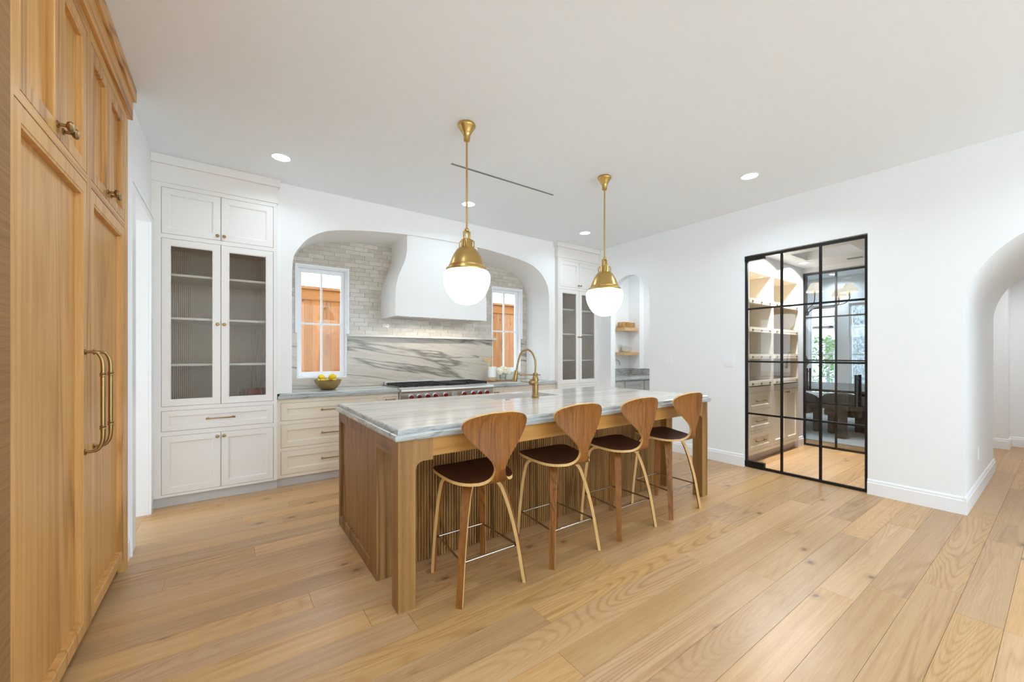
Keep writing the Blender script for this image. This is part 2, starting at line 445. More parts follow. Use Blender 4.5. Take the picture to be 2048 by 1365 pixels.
# ---- arch profile of the cooking niche (x, z), symmetric about XC
XC = 2.1655
half = [(-1.6635, 0.905), (-1.6635, 1.95), (-1.662, 2.10), (-1.652, 2.226), (-1.634, 2.29), (-1.594, 2.36), (-1.536, 2.436), (-1.463, 2.497), (-1.39, 2.539),
        (-1.315, 2.568), (-1.16, 2.603), (-.887, 2.640), (-.576, 2.668), (-.28, 2.682), (0, 2.686)]
def catmull(pts, n):
    out = []
    P = [pts[0]] + list(pts) + [pts[-1]]
    for i in range(1, len(P) - 2):
        for k in range(n):
            t_ = k / n; p0, p1, p2, p3 = P[i - 1:i + 3]
            out.append(tuple(0.5 * (2 * b + (c - a) * t_ + (2 * a - 5 * b + 4 * c - d) * t_ ** 2 + (3 * b - a - 3 * c + d) * t_ ** 3) for a, b, c, d in zip(p0, p1, p2, p3)))
    out.append(tuple(pts[-1])); return out
hs = half[:2] + catmull(half[2:], 3)
arch = [(XC + u, z) for u, z in hs] + [(XC - u, z) for u, z in hs[-2::-1]]
X0B, X1B = 0.3745, 3.9445
wb = colwall(B(), [(X0B, 0.905)] + arch + [(X1B, 0.905)], H, faceY(YW), 0, -(YN - YW)).build('wall_back', 'plaster')
smooth(weld(struct(wb)), 35)

# ---- niche back wall with two window openings
WIN = [(0.612, 1.142), (2 * XC - 1.142, 2 * XC - 0.612)]
WZ0, WZ1 = 1.020, 2.283
b = B()
y0, y1 = YN, YN + 0.14
for (p, q) in ((XL - .1, WIN[0][0]), (WIN[0][1], WIN[1][0]), (WIN[1][1], XR + .1)): b.box(p, q, y0, y1, 0, H)
for (p, q) in WIN:
    b.box(p, q, y0, y1, 0, WZ0); b.box(p, q, y0, y1, WZ1, H)
wn = struct(b.build('wall_niche', 'grout'))

# ---- handmade tiles, clipped to the arch and round the windows
def clip(poly, conv):
    n = len(conv)
    for i in range(n):
        (ax, az), (bx, bz) = conv[i], conv[(i + 1) % n]
        out = []
        for j in range(len(poly)):
            p, q = poly[j], poly[(j + 1) % len(poly)]
            sp = (bx - ax) * (p[1] - az) - (bz - az) * (p[0] - ax); sq = (bx - ax) * (q[1] - az) - (bz - az) * (q[0] - ax)
            if sp >= 0: out.append(p)
            if sp * sq < 0:
                k = sp / (sp - sq); out.append((p[0] + (q[0] - p[0]) * k, p[1] + (q[1] - p[1]) * k))
        poly = out
        if len(poly) < 3: return []
    return poly
conv = [(arch[0][0] + .001, 0.9)] + [(arch[-1][0] - .001, 0.9)] + [(u, z - .001) for u, z in reversed(arch[1:-1])]
TH, TL, G = 0.0503, 0.168, 0.0011
rnd = random.Random(21)
def minus(r, h):
    a, c, e, g = r; p, q, s_, t_ = h
    if c <= p or a >= q or g <= s_ or e >= t_: return [r]
    out = []
    if a < p: out.append((a, p, e, g))
    if c > q: out.append((q, c, e, g))
    a2, c2 = max(a, p), min(c, q)
    if e < s_: out.append((a2, c2, e, s_))
    if g > t_: out.append((a2, c2, t_, g))
    return out
row = 0; z = 1.53
while z < 2.69:
    x = 0.502 - TL * ((row % 3) / 3.0 + rnd.uniform(-.06, .06))
    while x < 3.83:
        ln = TL + rnd.uniform(-.004, .004)
        rs = [(x + G, x + ln - G, z + G, z + TH - G)]
        for (p, q) in WIN: rs = [k for r_ in rs for k in minus(r_, (p, q, WZ0, WZ1))]
        rs = [k for r_ in rs for k in minus(r_, (1.70, 2.61, 1.75, 2.75))] if z > 1.75 else rs
        for (a, c, e, g) in rs:
            if c - a < .012 or g - e < .012: continue
            poly = clip([(a, e), (c, e), (c, g), (a, g)], conv)
            if len(poly) < 3: continue
            tx, tz = rnd.uniform(-.012, .012), rnd.uniform(-.02, .02); cx_, cz_ = (a + c) / 2, (e + g) / 2; pr_ = rnd.uniform(.0055, .0075)
            fr = [(u, YN - pr_ - (u - cx_) * tx - (v_ - cz_) * tz, v_) for u, v_ in poly]
            bk = [(u, YN, v_) for u, v_ in poly]
            B().loops([bk, fr]).build('tile', 'tile', wn)
        x += ln
    z += TH; row += 1
# ---- stone backsplash and ledge
b = B()
yb0, yb1 = YN - 0.018, YN
for (p, q) in ((0.503, WIN[0][0]), (WIN[0][1], WIN[1][0]), (WIN[1][1], 3.828)): b.box(p, q, yb0, yb1, 0.905, 1.528)
for (p, q) in WIN: b.box(p, q, yb0, yb1, 0.905, WZ0)
b.build('stone_backsplash', 'splash', wn, label='veined grey-beige stone slab')
tag(B().box(WIN[0][1] - .006, WIN[1][0] + .012, YN - 0.115, YN - .001, 1.499, 1.529, 0.004).build('stone_ledge', 'quartz'),
    'slim pale stone ledge on the backsplash below the white range hood', 'shelf')

# ---- windows in the niche
for k, (p, q) in enumerate(WIN):
    wn_ = bpy.data.objects.new('window_%d' % (k + 1), None); COL.objects.link(wn_); O = ((p + q) / 2, YN + .05, WZ0); wn_.location = O; ORG[wn_.name] = Vector(O); struct(wn_)
    b = B(); yA, yB = YN - 0.012, YN + 0.12; L = 0.013
    b.box(p, p + L, yA, yB, WZ0, WZ1); b.box(q - L, q, yA, yB, WZ0, WZ1); b.box(p + L, q - L, yA, yB, WZ1 - L, WZ1); b.box(p + L, q - L, yA, yB, WZ0, WZ0 + L)
    b.build('jamb_liner', 'trim', wn_)
    b = B(); W_ = 0.020
    b.box(p - W_, p, YN - .03, YN - .0075, 1.53, WZ1 + W_); b.box(q, q + W_, YN - .03, YN - .0075, 1.53, WZ1 + W_); b.box(p, q, YN - .03, YN - .0075, WZ1, WZ1 + W_)
    b.build('casing', 'trim', wn_)
    a, c, e, g = p + L, q - L, WZ0 + L, WZ1 - L; S = 0.042
    b = B(); yA, yB = YN + .055, YN + .095
    b.box(a, a + S, yA, yB, e, g, .003); b.box(c - S, c, yA, yB, e, g, .003); b.box(a + S, c - S, yA, yB, g - S, g, .003); b.box(a + S, c - S, yA, yB, e, e + S + .012, .003)
    b.build('sash', 'trim', wn_)
    xm, zm = (a + c) / 2, 1.642
    B().box(xm - .010, xm + .010, yA + .006, yB - .006, e + S, g - S).build('muntin', 'trim', wn_)
    B().box(a + S, c - S, yA + .008, yB - .008, zm - .010, zm + .010).build('muntin', 'trim', wn_)
    for (u0, u1) in ((a + S, xm - .01), (xm + .01, c - S)):
        for (v0, v1) in ((e + S + .012, zm - .01), (zm + .01, g - S)):
            B().box(u0, u1, yA + .018, yA + .022, v0, v1).build('pane', 'pane', wn_)

# ---- right wall: wet-bar arch, glass door, hall arch
def arcpts(c, r, zs, n, sgn):
    return [(c + sgn * r * math.cos(math.pi * k / n), zs + r * math.sin(math.pi * k / n)) for k in range(n + 1)]
DY0, DY1, DZ = 1.088, 2.171, 2.412
HA, HR, HZ = 0.493 - 0.66, 0.66, 1.648
BA, BR, BZ = 3.777, 0.347, 2.115
line = [(YR, 0.0), (HA - HR, 0)] + arcpts(HA, HR, HZ, 40, -1) + [(HA + HR, 0), (DY0, 0), (DY0, DZ), (DY1, DZ), (DY1, 0), (BA - BR, 0)] + arcpts(BA, BR, BZ, 28, -1) + [(BA + BR, 0), (YN, 0)]
wr = colwall(B(), line, H, faceXm(XR), 0, -0.10).build('wall_right', 'wall'); smooth(weld(struct(wr)), 35)
# hall vault between the kitchen and the rooms beyond
line = [(-1.2, 0), (HA - HR, 0)] + arcpts(HA, HR, HZ, 40, -1) + [(HA + HR, 0), (1.05, 0)]
wh = colwall(B(), line, H, faceXm(XR + .10), 0, -(6.873 - XR - .10)).build('wall_hall', 'wall'); smooth(weld(struct(wh)), 35)
struct(B().box(8.58, 8.70, 0.49, 1.0, 0, H).box(8.70, 8.95, .49, .6, 0, H).build('wall_hall_far', 'wall'))
struct(B().box(6.873, 9.06, -1.32, -1.2, 0, H).build('wall_hall_near', 'wall'))  # unseen wall, added to keep sky light from leaking into the hall
struct(B().box(8.94, 9.06, -1.2, 0.49, 0, H).build('wall_hall_end', 'wall'))
struct(B().box(6.873, 8.95, -1.5, 1.0, 2.62, 2.7).build('ceiling_hall', 'ceil'))
# ---- left wall: oak cabinet recess, cased doorway
line = [(YR, 0), (1.60, 0), (1.60, H - .002), (3.345, H - .002), (3.345, 0), (3.63, 0), (3.63, 2.352), (4.285, 2.352), (4.285, 0), (YN, 0)]
wl = colwall(B(), line, H, faceX(XL), 0, -0.12).build('wall_left', 'wall'); struct(wl)
# ---- the room beyond the doorway, lit by its own window
b = B(); b.box(-2.42, -2.3, 3.0, 3.12, 0, H); b.box(-2.42, -2.3, 5.02, 5.15, 0, H); b.box(-2.42, -2.3, 3.12, 5.02, 0, .08); b.box(-2.42, -2.3, 3.12, 5.02, 2.25, H)
b.box(-2.3, XL - .12, 2.95, 3.05, 0, H); b.box(-2.3, XL - .1, 5.1, 5.2, 0, H)
struct(b.build('wall_side_room', 'wall')); struct(B().box(-2.42, XL - .1, 2.95, 5.2, H, H + .05).build('ceiling_side_room', 'ceil'))
# ---- unseen rear wall behind the camera; tall openings added to let sky light in
line = [(XL - .1, 0), (-.45, 0), (-.45, 2.85), (1.15, 2.85), (1.15, 0), (1.25, 0), (1.25, 2.85), (2.95, 2.85), (2.95, 0), (3.05, 0), (3.05, 2.85), (4.72, 2.85), (4.72, 0), (XR + .1, 0)]
struct(colwall(B(), line, H, lambda u, z, d: (u, YR - d, z), 0, .12).build('wall_rear', 'wall'))

# ---- baseboards
def base_x(name, x, ya, yb, s, parent=None):     # board on an x = const wall, s = side it stands out to
    b = B()
    prof = [(0, 0), (.016, 0), (.016, .108), (.011, .114), (.011, .128), (.005, .138), (0, .14)]
    b.prism(prof, ya, yb, lambda u, z, d: (x + s * u, d, z))
    return struct(b.build(name, 'trim'))
def base_y(name, y, xa, xb, s):
    b = B()
    prof = [(0, 0), (.016, 0), (.016, .108), (.011, .114), (.011, .128), (.005, .138), (0, .14)]
    b.prism(prof, xa, xb, lambda u, z, d: (d, y + s * u, z))
    return struct(b.build(name, 'trim'))
base_x('baseboard_right', XR, DY1, BA - BR, -1)
base_x('baseboard_right', XR, HA + HR, DY0, -1)
base_x('baseboard_right', XR, YR, HA - HR, -1)
base_y('baseboard_hall', HA + HR, XR - .016, 6.889, -1)
base_x('baseboard_hall', 6.873, HA + HR, 1.0, 1)
base_x('baseboard_hall', 8.58, .49, 1.0, -1)
base_y('baseboard_hall', .49, 8.564, 8.94, -1)
base_x('baseboard_hall', 8.94, -1.2, .473, -1)
base_x('baseboard_left', XL, 3.345, 3.455, 1)
base_x('baseboard_right', XR, BA + BR, 4.36, -1)

# ---- doorway casing on the left wall
b = B()
b.box(XL, XL + .018, 3.455, 3.63, 0, 2.42, .003); b.box(XL, XL + .018, 4.285, 4.362, 0, 2.42, .003); b.box(XL, XL + .018, 3.63, 4.285, 2.352, 2.42, .003)
b.box(XL + .018, XL + .026, 3.455, 3.475, 0, 2.42); b.box(XL + .018, XL + .026, 3.475, 4.362, 2.40, 2.42)
struct(b.build('trim_1', 'trim'))

# ================================================================== CABINETRY HELPERS
def knob(mapf, u, z, d, parent, mat='abrass', s=1.0):
    c = mapf(u, z, d); o = mapf(u, z, d + 1)
    dv = Vector(o) - Vector(c)
    ax = 'X' if abs(dv.x) > .5 else 'Y'; sg = dv.x if ax == 'X' else dv.y
    prof = [(.009 * s, 0), (.009 * s, .003), (.0045 * s, .006), (.0045 * s, .016), (.012 * s, .020), (.0145 * s, .026), (.010 * s, .031), (.001, .032)]
    return B().lathe([(r, h * sg * s) for r, h in prof], c, 14, ax).build('knob', mat, parent, 40)
def barpull(mapf, u0, u1, z, d, parent, mat='abrass', r=.0055):
    b = B()
    p = lambda u, dd: mapf(u, z, d + dd)
    b.tube([p(u0 - .012, .026), p(u0 - .008, .026), p(u0, .026), p(u1, .026), p(u1 + .008, .026), p(u1 + .012, .026)], [r * .6, r * 1.5, r, r, r * 1.5, r * .6], 10)
    for u in (u0 + .004, u1 - .004): b.tube([p(u, 0), p(u, .004), p(u, .006), p(u, .026)], [r * 1.8, r * 1.8, r * .9, r * .9], 10)
    return b.build('pull_handle', mat, parent, 40)
def door(name, parent, mapf, u0, u1, z0, z1, d, fw, mat, th=.02, rec=.010, panel=True, pmat=None, fwz=None, bead=.007):
    """Shaker front with a beaded frame; its flat panel is a child."""
    fz = fwz or fw
    b = B(); R = lambda i, dd, j=None: rect(mapf, u0 + i, u1 - i, z0 + (j if j is not None else i), z1 - (j if j is not None else i), dd)
    L = [R(0, d - th), R(0, d - .0015), R(.0015, d), R(fw, d, fz), R(fw + .0015, d - .002, fz + .0015), R(fw + bead, d - .004, fz + bead), R(fw + bead + .001, d - rec, fz + bead + .001), R(fw + bead + .001, d - th, fz + bead + .001)]
    b.loops(L + [L[0]], False, False)
    o = b.build(name, mat, parent)
    if panel:
        i = fw + bead + .0012; j = fz + bead + .0012
        bb = B(); bb.loops([rect(mapf, u0 + i, u1 - i, z0 + j, z1 - j, d - th), rect(mapf, u0 + i, u1 - i, z0 + j, z1 - j, d - rec)])
        bb.build('panel', pmat or mat, o)
    return o
def fluted_pane(parent, mapf, u0, u1, z0, z1, d, pitch=.0125):
    n = max(4, int(round((u1 - u0) / pitch))); seg = 8; b = B()
    us = []
    for i in range(n):
        for k in range(seg): us.append((u0 + (u1 - u0) * (i + k / seg) / n, .0034 * abs(math.sin(math.pi * k / seg))))
    us.append((u1, 0))
    fr0 = [mapf(u, z0, d + q) for u, q in us]; fr1 = [mapf(u, z1, d + q) for u, q in us]
    bk0 = [mapf(u, z0, d - .003) for u, q in us]; bk1 = [mapf(u, z1, d - .003) for u, q in us]
    ring0 = fr0 + bk0[::-1]; ring1 = fr1 + bk1[::-1]
    b.loops([ring0, ring1])
    return b.build('fluted_glass_pane', 'fluted', parent, 60)
def dbox(b, mapf, u0, u1, z0, z1, d0, d1, bev=0):
    p, q = mapf(u0, z0, d0), mapf(u1, z1, d1)
    return b.box(min(p[0], q[0]), max(p[0], q[0]), min(p[1], q[1]), max(p[1], q[1]), min(p[2], q[2]), max(p[2], q[2]), bev)

# ================================================================== TALL GLASS CABINETS
def tall_cabinet(x0, x1, yf, label, side_left):
    t_ = thing('tall_cabinet', ((x0 + x1) / 2, yf, 0), label, 'cabinet', 'greige built-in tall cabinets')
    mf = faceY(yf); st = .064 if not side_left else .032
    sr = .031
    a, c = x0 + st, x1 - sr; m = (a + c) / 2; yb = YN - .004; g = .0022
    b = B()  # carcass: boxes behind the solid fronts, open glazed case
    dep = -(yb - yf)
    b.box(x0, x1, yf + .022, yb, .087, .83); b.box(x0, x1, yf + .022, yb, 2.285, 2.74)
    b.box(x0, a - .005, yf + .022, yb, .83, 2.285); b.box(c + .005, x1, yf + .022, yb, .83, 2.285); b.box(a - .005, c + .005, yb - .012, yb, .83, 2.285)
    b.build('case', 'greige', t_)
    b = B(); b.box(a - .004, c + .004, yb - .014, yb - .0125, .832, 2.283); b.box(a - .0048, a - .003, yf + .023, yb - .014, .832, 2.283); b.box(c + .003, c + .0048, yf + .023, yb - .014, .832, 2.283)
    b.box(a - .003, c + .003, yf + .023, yb - .014, .831, .834); b.box(a - .003, c + .003, yf + .023, yb - .014, 2.281, 2.284)
    b.build('lining', 'cabin', t_)
    for z in (1.207, 1.607, 1.98): B().box(a - .0025, c + .0025, yf + .05, yb - .015, z - .02, z, .002).build('shelf', 'cream', t_)
    b = B()  # face frame
    dbox(b, mf, x0, a, .087, 2.728, -.022, 0); dbox(b, mf, c, x1, .087, 2.728, -.022, 0)
    for (p, q) in ((.087, .108), (.599, .637), (.812, .846), (2.266, 2.302), (2.692, 2.728)): dbox(b, mf, a, c, p, q, -.022, 0)
    b.build('face_frame', 'greige', t_)
    dbox(B(), mf, x0 + .004, x1, 0, .087, -.055, -.03).build('toe_kick', 'toe', t_)
    xs0 = x0 if not side_left else x0 - .012
    xe = x1 + .008 if not side_left else x1
    B().box(xs0, xe, yf - .012, yb, 2.728, 2.879, .002).build('frieze', 'greige', t_)
    xs1 = x0 if not side_left else x0 - .034
    xe1 = x1 + .022 if not side_left else x1
    B().box(xs1, xe1, yf - .034, yb, 2.879, H - .001, .003).build('crown', 'greige', t_)
    for (z0, z1, kind) in ((2.302, 2.692, 'p'), (.846, 2.266, 'g'), (.108, .599, 'p')):
        for s_, (p, q) in enumerate(((a, m), (m, c))):
            d_ = door('cabinet_door', t_, mf, p + g, q - g, z0 + g, z1 - g, 0, .052, 'greige', panel=(kind == 'p'))
            ku = q - .024 if s_ == 0 else p + .024
            if kind == 'g':
                i = .052 + .0085
                fluted_pane(d_, mf, p + g + i, q - g - i, z0 + g + i, z1 - g - i, -.010)
                knob(mf, ku, 1.554, 0, d_)
            else: knob(mf, ku, z0 + .036 if z0 > 2 else z1 - .036, 0, d_)
    d_ = door('drawer_front', t_, mf, a + g, c - g, .637 + g, .812 - g, 0, .046, 'greige')
    barpull(mf, m - .095, m + .095, .7245, -.006, d_)
    return t_
tall_cabinet(XL + .0004, .373, 4.397, 'greige tall cabinet with fluted glass doors beside the left doorway', False)
tall_cabinet(3.946, XR - .002, 4.375, 'greige tall cabinet with fluted glass doors right of the niche, behind the island', True)
# the orange-red pot behind the fluted glass
tag(B().lathe([(.05, 0), (.075, .03), (.08, .09), (.07, .12), (.062, .12), (.06, .1), (.001, .02)], (.22, 4.62, .8345), 24).build('pot', 'redclay', smooth=40),
    'orange-red pot at the bottom right inside the left fluted glass cabinet', 'pot')
tag(B().lathe([(.03, 0), (.05, .004), (.11, .014), (.115, .016), (.115, .018), (.05, .008), (.001, .006)], (.20, 4.83, .8345), 24).build('plate', 'iron', smooth=40),
    'dark round dish behind the orange-red pot in the left glass cabinet', 'dish')

# ================================================================== BASE CABINETS, COUNTERS, RANGE
YB = 4.43
def base_cabinet(x0, x1, ops, label):
    t_ = thing('base_cabinet', ((x0 + x1) / 2, YB, 0), label, 'cabinet', 'cream base cabinets under the niche')
    mf = faceY(YB); g = .0022
    B().box(x0, x1, YB + .022, YN - .02, .085, .851).build('case', 'cream', t_)
    dbox(B(), mf, x0, x1, 0, .085, -.05, -.02).build('toe_kick', 'toe', t_)
    b = B(); us = [x0] + [q for o_ in sorted(ops) for q in (o_[0], o_[1])] + [x1]
    for k in range(0, len(us), 2): dbox(b, mf, us[k], us[k + 1], .085, .851, -.022, 0)
    for (p, q, rows) in ops:
        zz = sorted([.085] + [z for r_ in rows for z in r_] + [.851])
        for k in range(0, len(zz), 2): dbox(b, mf, p, q, zz[k], zz[k + 1], -.022, 0)
    b.build('face_frame', 'cream', t_)
    for (p, q, rows) in ops:
        for (z0, z1) in rows:
            wide = q - p > .3
            d_ = door('drawer_front', t_, mf, p + g, q - g, z0 + g, z1 - g, 0, .05 if wide else .02, 'cream', fwz=.055 if wide else .02)
            if wide: barpull(mf, p + .366, p + .366 + .19, (z0 + z1) / 2, -.006, d_)
            else: barpull(mf, p + .028, q - .028, z1 - .032, -.004, d_)
ROWS = [(.114, .344), (.377, .604), (.639, .813)]
base_cabinet(.3755, 1.566, [(.406, 1.331, ROWS), (1.392, 1.541, [(.114, .813)])], 'cream three-drawer base cabinet left of the range under the fruit bowl')
base_cabinet(2.806, 3.944, [(2.836, 2.945, [(.114, .813)]), (3.009, 3.912, ROWS)], 'cream three-drawer base cabinet right of the range, behind the island')

def counter(name, x0, x1, y0, y1, zt, th, prof_s=1.0, hole=None, mat='quartz', offs=None):
    """Stone top with a stepped, rounded edge; hole = (x0,x1,y0,y1) for a sink."""
    zb = zt - th
    pr = offs or [(0.0, zb), (.005, zb + .004), (.005, zb + th * .52), (.001, zb + th * .60), (-.008, zb + th * .62), (-.008, zt - .012), (-.011, zt - .004), (-.018, zt)]
    b = B()
    R = lambda o, z: [(x0 - o, y0 - o, z), (x1 + o, y0 - o, z), (x1 + o, y1 + o, z), (x0 - o, y1 + o, z)]
    if hole:
        hx0, hx1, hy0, hy1 = hole; hr = lambda z: [(hx0, hy0, z), (hx1, hy0, z), (hx1, hy1, z), (hx0, hy1, z)]
        L = [R(o, z) for o, z in pr] + [hr(zt), hr(zb)]
        b.loops(L + [L[0]], False, False)
    else: b.loops([R(o, z) for o, z in pr])
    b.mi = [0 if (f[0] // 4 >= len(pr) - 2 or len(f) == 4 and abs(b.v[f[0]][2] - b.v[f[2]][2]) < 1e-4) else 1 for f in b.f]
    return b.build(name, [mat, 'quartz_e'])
ZC = .903
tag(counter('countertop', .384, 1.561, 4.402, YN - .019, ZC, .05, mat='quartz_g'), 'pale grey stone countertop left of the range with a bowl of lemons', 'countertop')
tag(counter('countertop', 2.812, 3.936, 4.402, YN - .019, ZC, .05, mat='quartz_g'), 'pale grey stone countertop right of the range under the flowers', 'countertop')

def build_range():
    t_ = thing('cooking_range', (2.186, 4.4, 0), 'stainless steel cooking range with red knobs and black grates under the hood', 'range')
    x0, x1, yf = 1.571, 2.802, 4.372
    B().box(x0 + .004, x1 - .004, yf + .03, YN - .022, .10, .885).build('body', 'steel', t_)
    B().box(x0 + .02, x1 - .02, yf + .06, yf + .5, 0, .10).build('toe_panel', 'black', t_)
    prof = [(yf, .742), (yf - .004, .75), (yf - .004, .845), (yf - .028, .852), (yf - .034, .868), (yf - .028, .884), (yf - .01, .893), (yf + .06, .897), (yf + .06, .742)]
    b = B(); b.loops([[(x0, y, z) for y, z in prof], [(x1, y, z) for y, z in prof]]); b.build('control_panel', 'steel', t_, 30)
    for (p, q) in ((x0 + .01, x0 + .74), (x0 + .75, x1 - .01)):
        d_ = B().box(p, q, yf - .006, yf + .03, .17, .735, .006).build('oven_door', 'steel', t_)
        B().tube([(p + .03, yf - .006, .69), (p + .03, yf - .06, .69), (p + .04, yf - .065, .69), (q - .04, yf - .065, .69), (q - .03, yf - .06, .69), (q - .03, yf - .006, .69)], .012, 12).build('oven_handle', 'steel', d_, 40)
    for x in (1.690, 1.786, 1.889, 1.986, 2.121, 2.373, 2.503, 2.600, 2.702):
        c = (x, yf - .004, .800)
        k = B().lathe([(.030, 0), (.030, -.006), (.026, -.009), (.001, -.009)], c, 24, 'Y').build('knob_bezel', 'steel', t_, 40)
        B().lathe([(.022, -.008), (.023, -.012), (.0215, -.036), (.017, -.042), (.001, -.043)], c, 24, 'Y').build('knob', 'red', k, 40)
    B().box(2.205, 2.285, yf - .0065, yf - .003, .772, .832, .001).build('badge_plate', 'steel', t_)
    B().box(x0 + .004, x1 - .004, 4.434, YN - .024, .885, .903).build('cooktop', 'steel', t_)
    B().box(x0 + .004, x1 - .004, YN - .06, YN - .02, .903, .945, .004).build('back_riser', 'steel', t_)
    gx = [(1.60, 1.80), (1.803, 2.003), (2.006, 2.206), (2.49, 2.775)]
    for (p, q) in gx:
        b = B(); ya, yb = 4.47, 4.93; zt = .936; bw = .011
        b.box(p, p + bw, ya, yb, .912, zt, .003); b.box(q - bw, q, ya, yb, .912, zt, .003)
        for yy in (ya, (ya + yb) / 2 - bw / 2, yb - bw): b.box(p + bw, q - bw, yy, yy + bw, .912, zt, .003)
        for cyy in (ya + .117, yb - .117):
            xm = (p + q) / 2
            for k in range(8):
                a = k * math.pi / 4 + math.pi / 8
                b.tube([(xm + .028 * math.cos(a), cyy + .028 * math.sin(a), zt - .006), (xm + (q - p) * .44 * math.cos(a), cyy + .105 * math.sin(a), zt - .006)], .005, 6)
        for (xx, yy) in ((p + .01, ya + .01), (q - .01, ya + .01), (p + .01, yb - .01), (q - .01, yb - .01)): b.tube([(xx, yy, .902), (xx, yy, .915)], .006, 6)
        gr = b.build('grate', 'iron', t_)
        for cyy in (ya + .117, yb - .117):
            B().lathe([(.04, 0), (.042, .01), (.03, .016), (.001, .018)], ((p + q) / 2, cyy, .903), 20).build('burner_cap', 'iron', gr, 40)
    B().box(2.22, 2.475, 4.47, 4.93, .903, .930, .006).build('griddle', 'iron', t_)
build_range()

# ================================================================== RANGE HOOD
def build_hood():
    t_ = thing('range_hood', (2.154, 4.73, 1.73), 'white plaster range hood with flared bell sides in the arched niche', 'range hood')
    pts = catmull([(.610, 1.73), (.610, 1.90), (.606, 2.03), (.592, 2.12), (.566, 2.21), (.535, 2.285), (.50, 2.37), (.479, 2.46), (.472, 2.56), (.472, 2.70)], 4)
    yf, yb = 4.465, YN - .002; cx_ = 2.154
    b = B(); L = []
    for hw, z in pts: L.append([(cx_ - hw, yf, z), (cx_ + hw, yf, z), (cx_ + hw, yb, z), (cx_ - hw, yb, z)])
    # bottom rim with a recessed opening
    i0 = [(1.585, 4.52, 1.73), (2.723, 4.52, 1.73), (2.723, 4.965, 1.73), (1.585, 4.965, 1.73)]
    i1 = [(p[0], p[1], 1.745) for p in i0]
    b.loops([i1, i0] + L, True, True)
    smooth(b.build('hood_shell', 'plaster', t_), 30)
    B().box(1.59, 2.718, 4.525, 4.96, 1.7445, 1.7455).build('liner', 'black', t_)
    for k in range(26):
        x = 1.60 + k * .043
        B().box(x, x + .028, 4.53, 4.955, 1.7335, 1.7435, .002).build('baffle', 'steel', t_)
    for x in (1.75, 2.02, 2.29, 2.56):
        hl = B().lathe([(.030, 1.7435), (.032, 1.737), (.026, 1.7355), (.001, 1.7355)], (x, 4.575, 0), 20).build('hood_lamp', ['steel'], t_, 40)
        B().lathe([(.022, 1.7352), (.001, 1.7350)], (x, 4.575, 0), 20).build('lens', 'lens', hl)
        ld = bpy.data.lights.new('hood_lamp_light', 'SPOT'); ld.energy = 3.2; ld.color = (1, .95, .86); ld.spot_size = math.radians(172); ld.spot_blend = .25; ld.shadow_soft_size = .02
        lo = bpy.data.objects.new('hood_lamp_light', ld); COL.objects.link(lo); lo.parent = t_; lo.location = Vector((x, 4.575, 1.712)) - org(t_)
build_hood()

# ================================================================== THINGS ON THE BACK COUNTER
bw = B().lathe([(.045, 0), (.072, .004), (.10, .03), (.125, .07), (.138, .108), (.139, .112), (.135, .112), (.12, .074), (.095, .036), (.06, .012), (.001, .010)], (.878, 4.70, ZC), 40)
tag(bw.build('fruit_bowl', 'bowl', smooth=40), 'round aged brass bowl of lemons on the left counter below the window', 'bowl')
LEM = [(-.058, -.045, .085, .3), (.055, -.05, .085, 1.2), (.0, .05, .085, 2.0), (-.06, .03, .135, .9), (.048, .02, .138, 2.5)]
LN = ['lemon at the front left of the brass bowl', 'lemon at the front right of the brass bowl', 'lemon at the back of the brass bowl, mostly hidden', 'lemon on top of the pile at the left in the brass bowl', 'lemon on top of the pile at the right in the brass bowl']
for (dx, dy, dz, a), lb in zip(LEM, LN):
    b = B().lathe([(.001, -.047), (.007, -.044), (.012, -.038), (.028, -.024), (.034, 0), (.028, .024), (.012, .037), (.006, .043), (.001, .045)], (0, 0, 0), 18, 'X')
    o = b.build('lemon', 'lemon', smooth=60, origin=(0, 0, 0)); o.location = (.878 + dx, 4.70 + dy, ZC + dz); o.rotation_euler = (0, .2, a)
    tag(o, lb, 'lemon', 'lemons in the brass bowl')
tag(B().box(2.955, 3.36, 4.69, 4.86, ZC, ZC + .014, .006).build('tray', 'tan'), 'low wooden tray under the utensil crock and flowers', 'tray')
CR = (3.045, 4.77, ZC + .0145)
cr = thing('utensil_crock', CR, 'white crock with a clay base band holding wooden spoons', 'crock')
B().lathe([(.052, 0), (.058, .003), (.059, .05), (.001, .0505)], CR, 28).build('clay_base', 'clayband', cr, 40)
B().lathe([(.059, .0505), (.0595, .195), (.056, .197), (.054, .19), (.054, .06), (.001, .058)], CR, 28).build('glazed_body', 'white', cr, 40)
SP = [(-.03, .005, -.10, .01, .33, 'wooden spoon leaning furthest left in the white crock'), (-.005, -.01, -.045, -.02, .335, 'wooden spoon leaning slightly left in the white crock'), (.012, .015, .0, .03, .31, 'wooden spoon standing upright at the back of the white crock')]
for (x, y, x2, y2, h, lb) in SP:
    p, q = Vector((CR[0] + x, CR[1] + y, CR[2] + .062)), Vector((CR[0] + x2, CR[1] + y2, CR[2] + h))
    s_ = thing('wooden_spoon', tuple(p), lb, 'spoon', 'wooden spoons in the white crock')
    m_ = p.lerp(q, .72)
    B().tube([p, m_], [.006, .006], 8).build('spoon_handle', 'spoon', s_, 40)
    dd = (q - p).normalized()
    L = []
    for k in range(7):
        w_ = [.006, .016, .023, .026, .024, .017, .004][k]; c = m_ + (q - m_) * (k / 6)
        L.append([tuple(c + Vector((w_ * math.cos(a), .005 * math.sin(a), 0))) for a in [2 * math.pi * i / 10 for i in range(10)]])
    B().loops(L).build('spoon_bowl', 'spoon', s_, 50)
VA = (3.235, 4.775, ZC + .0145)
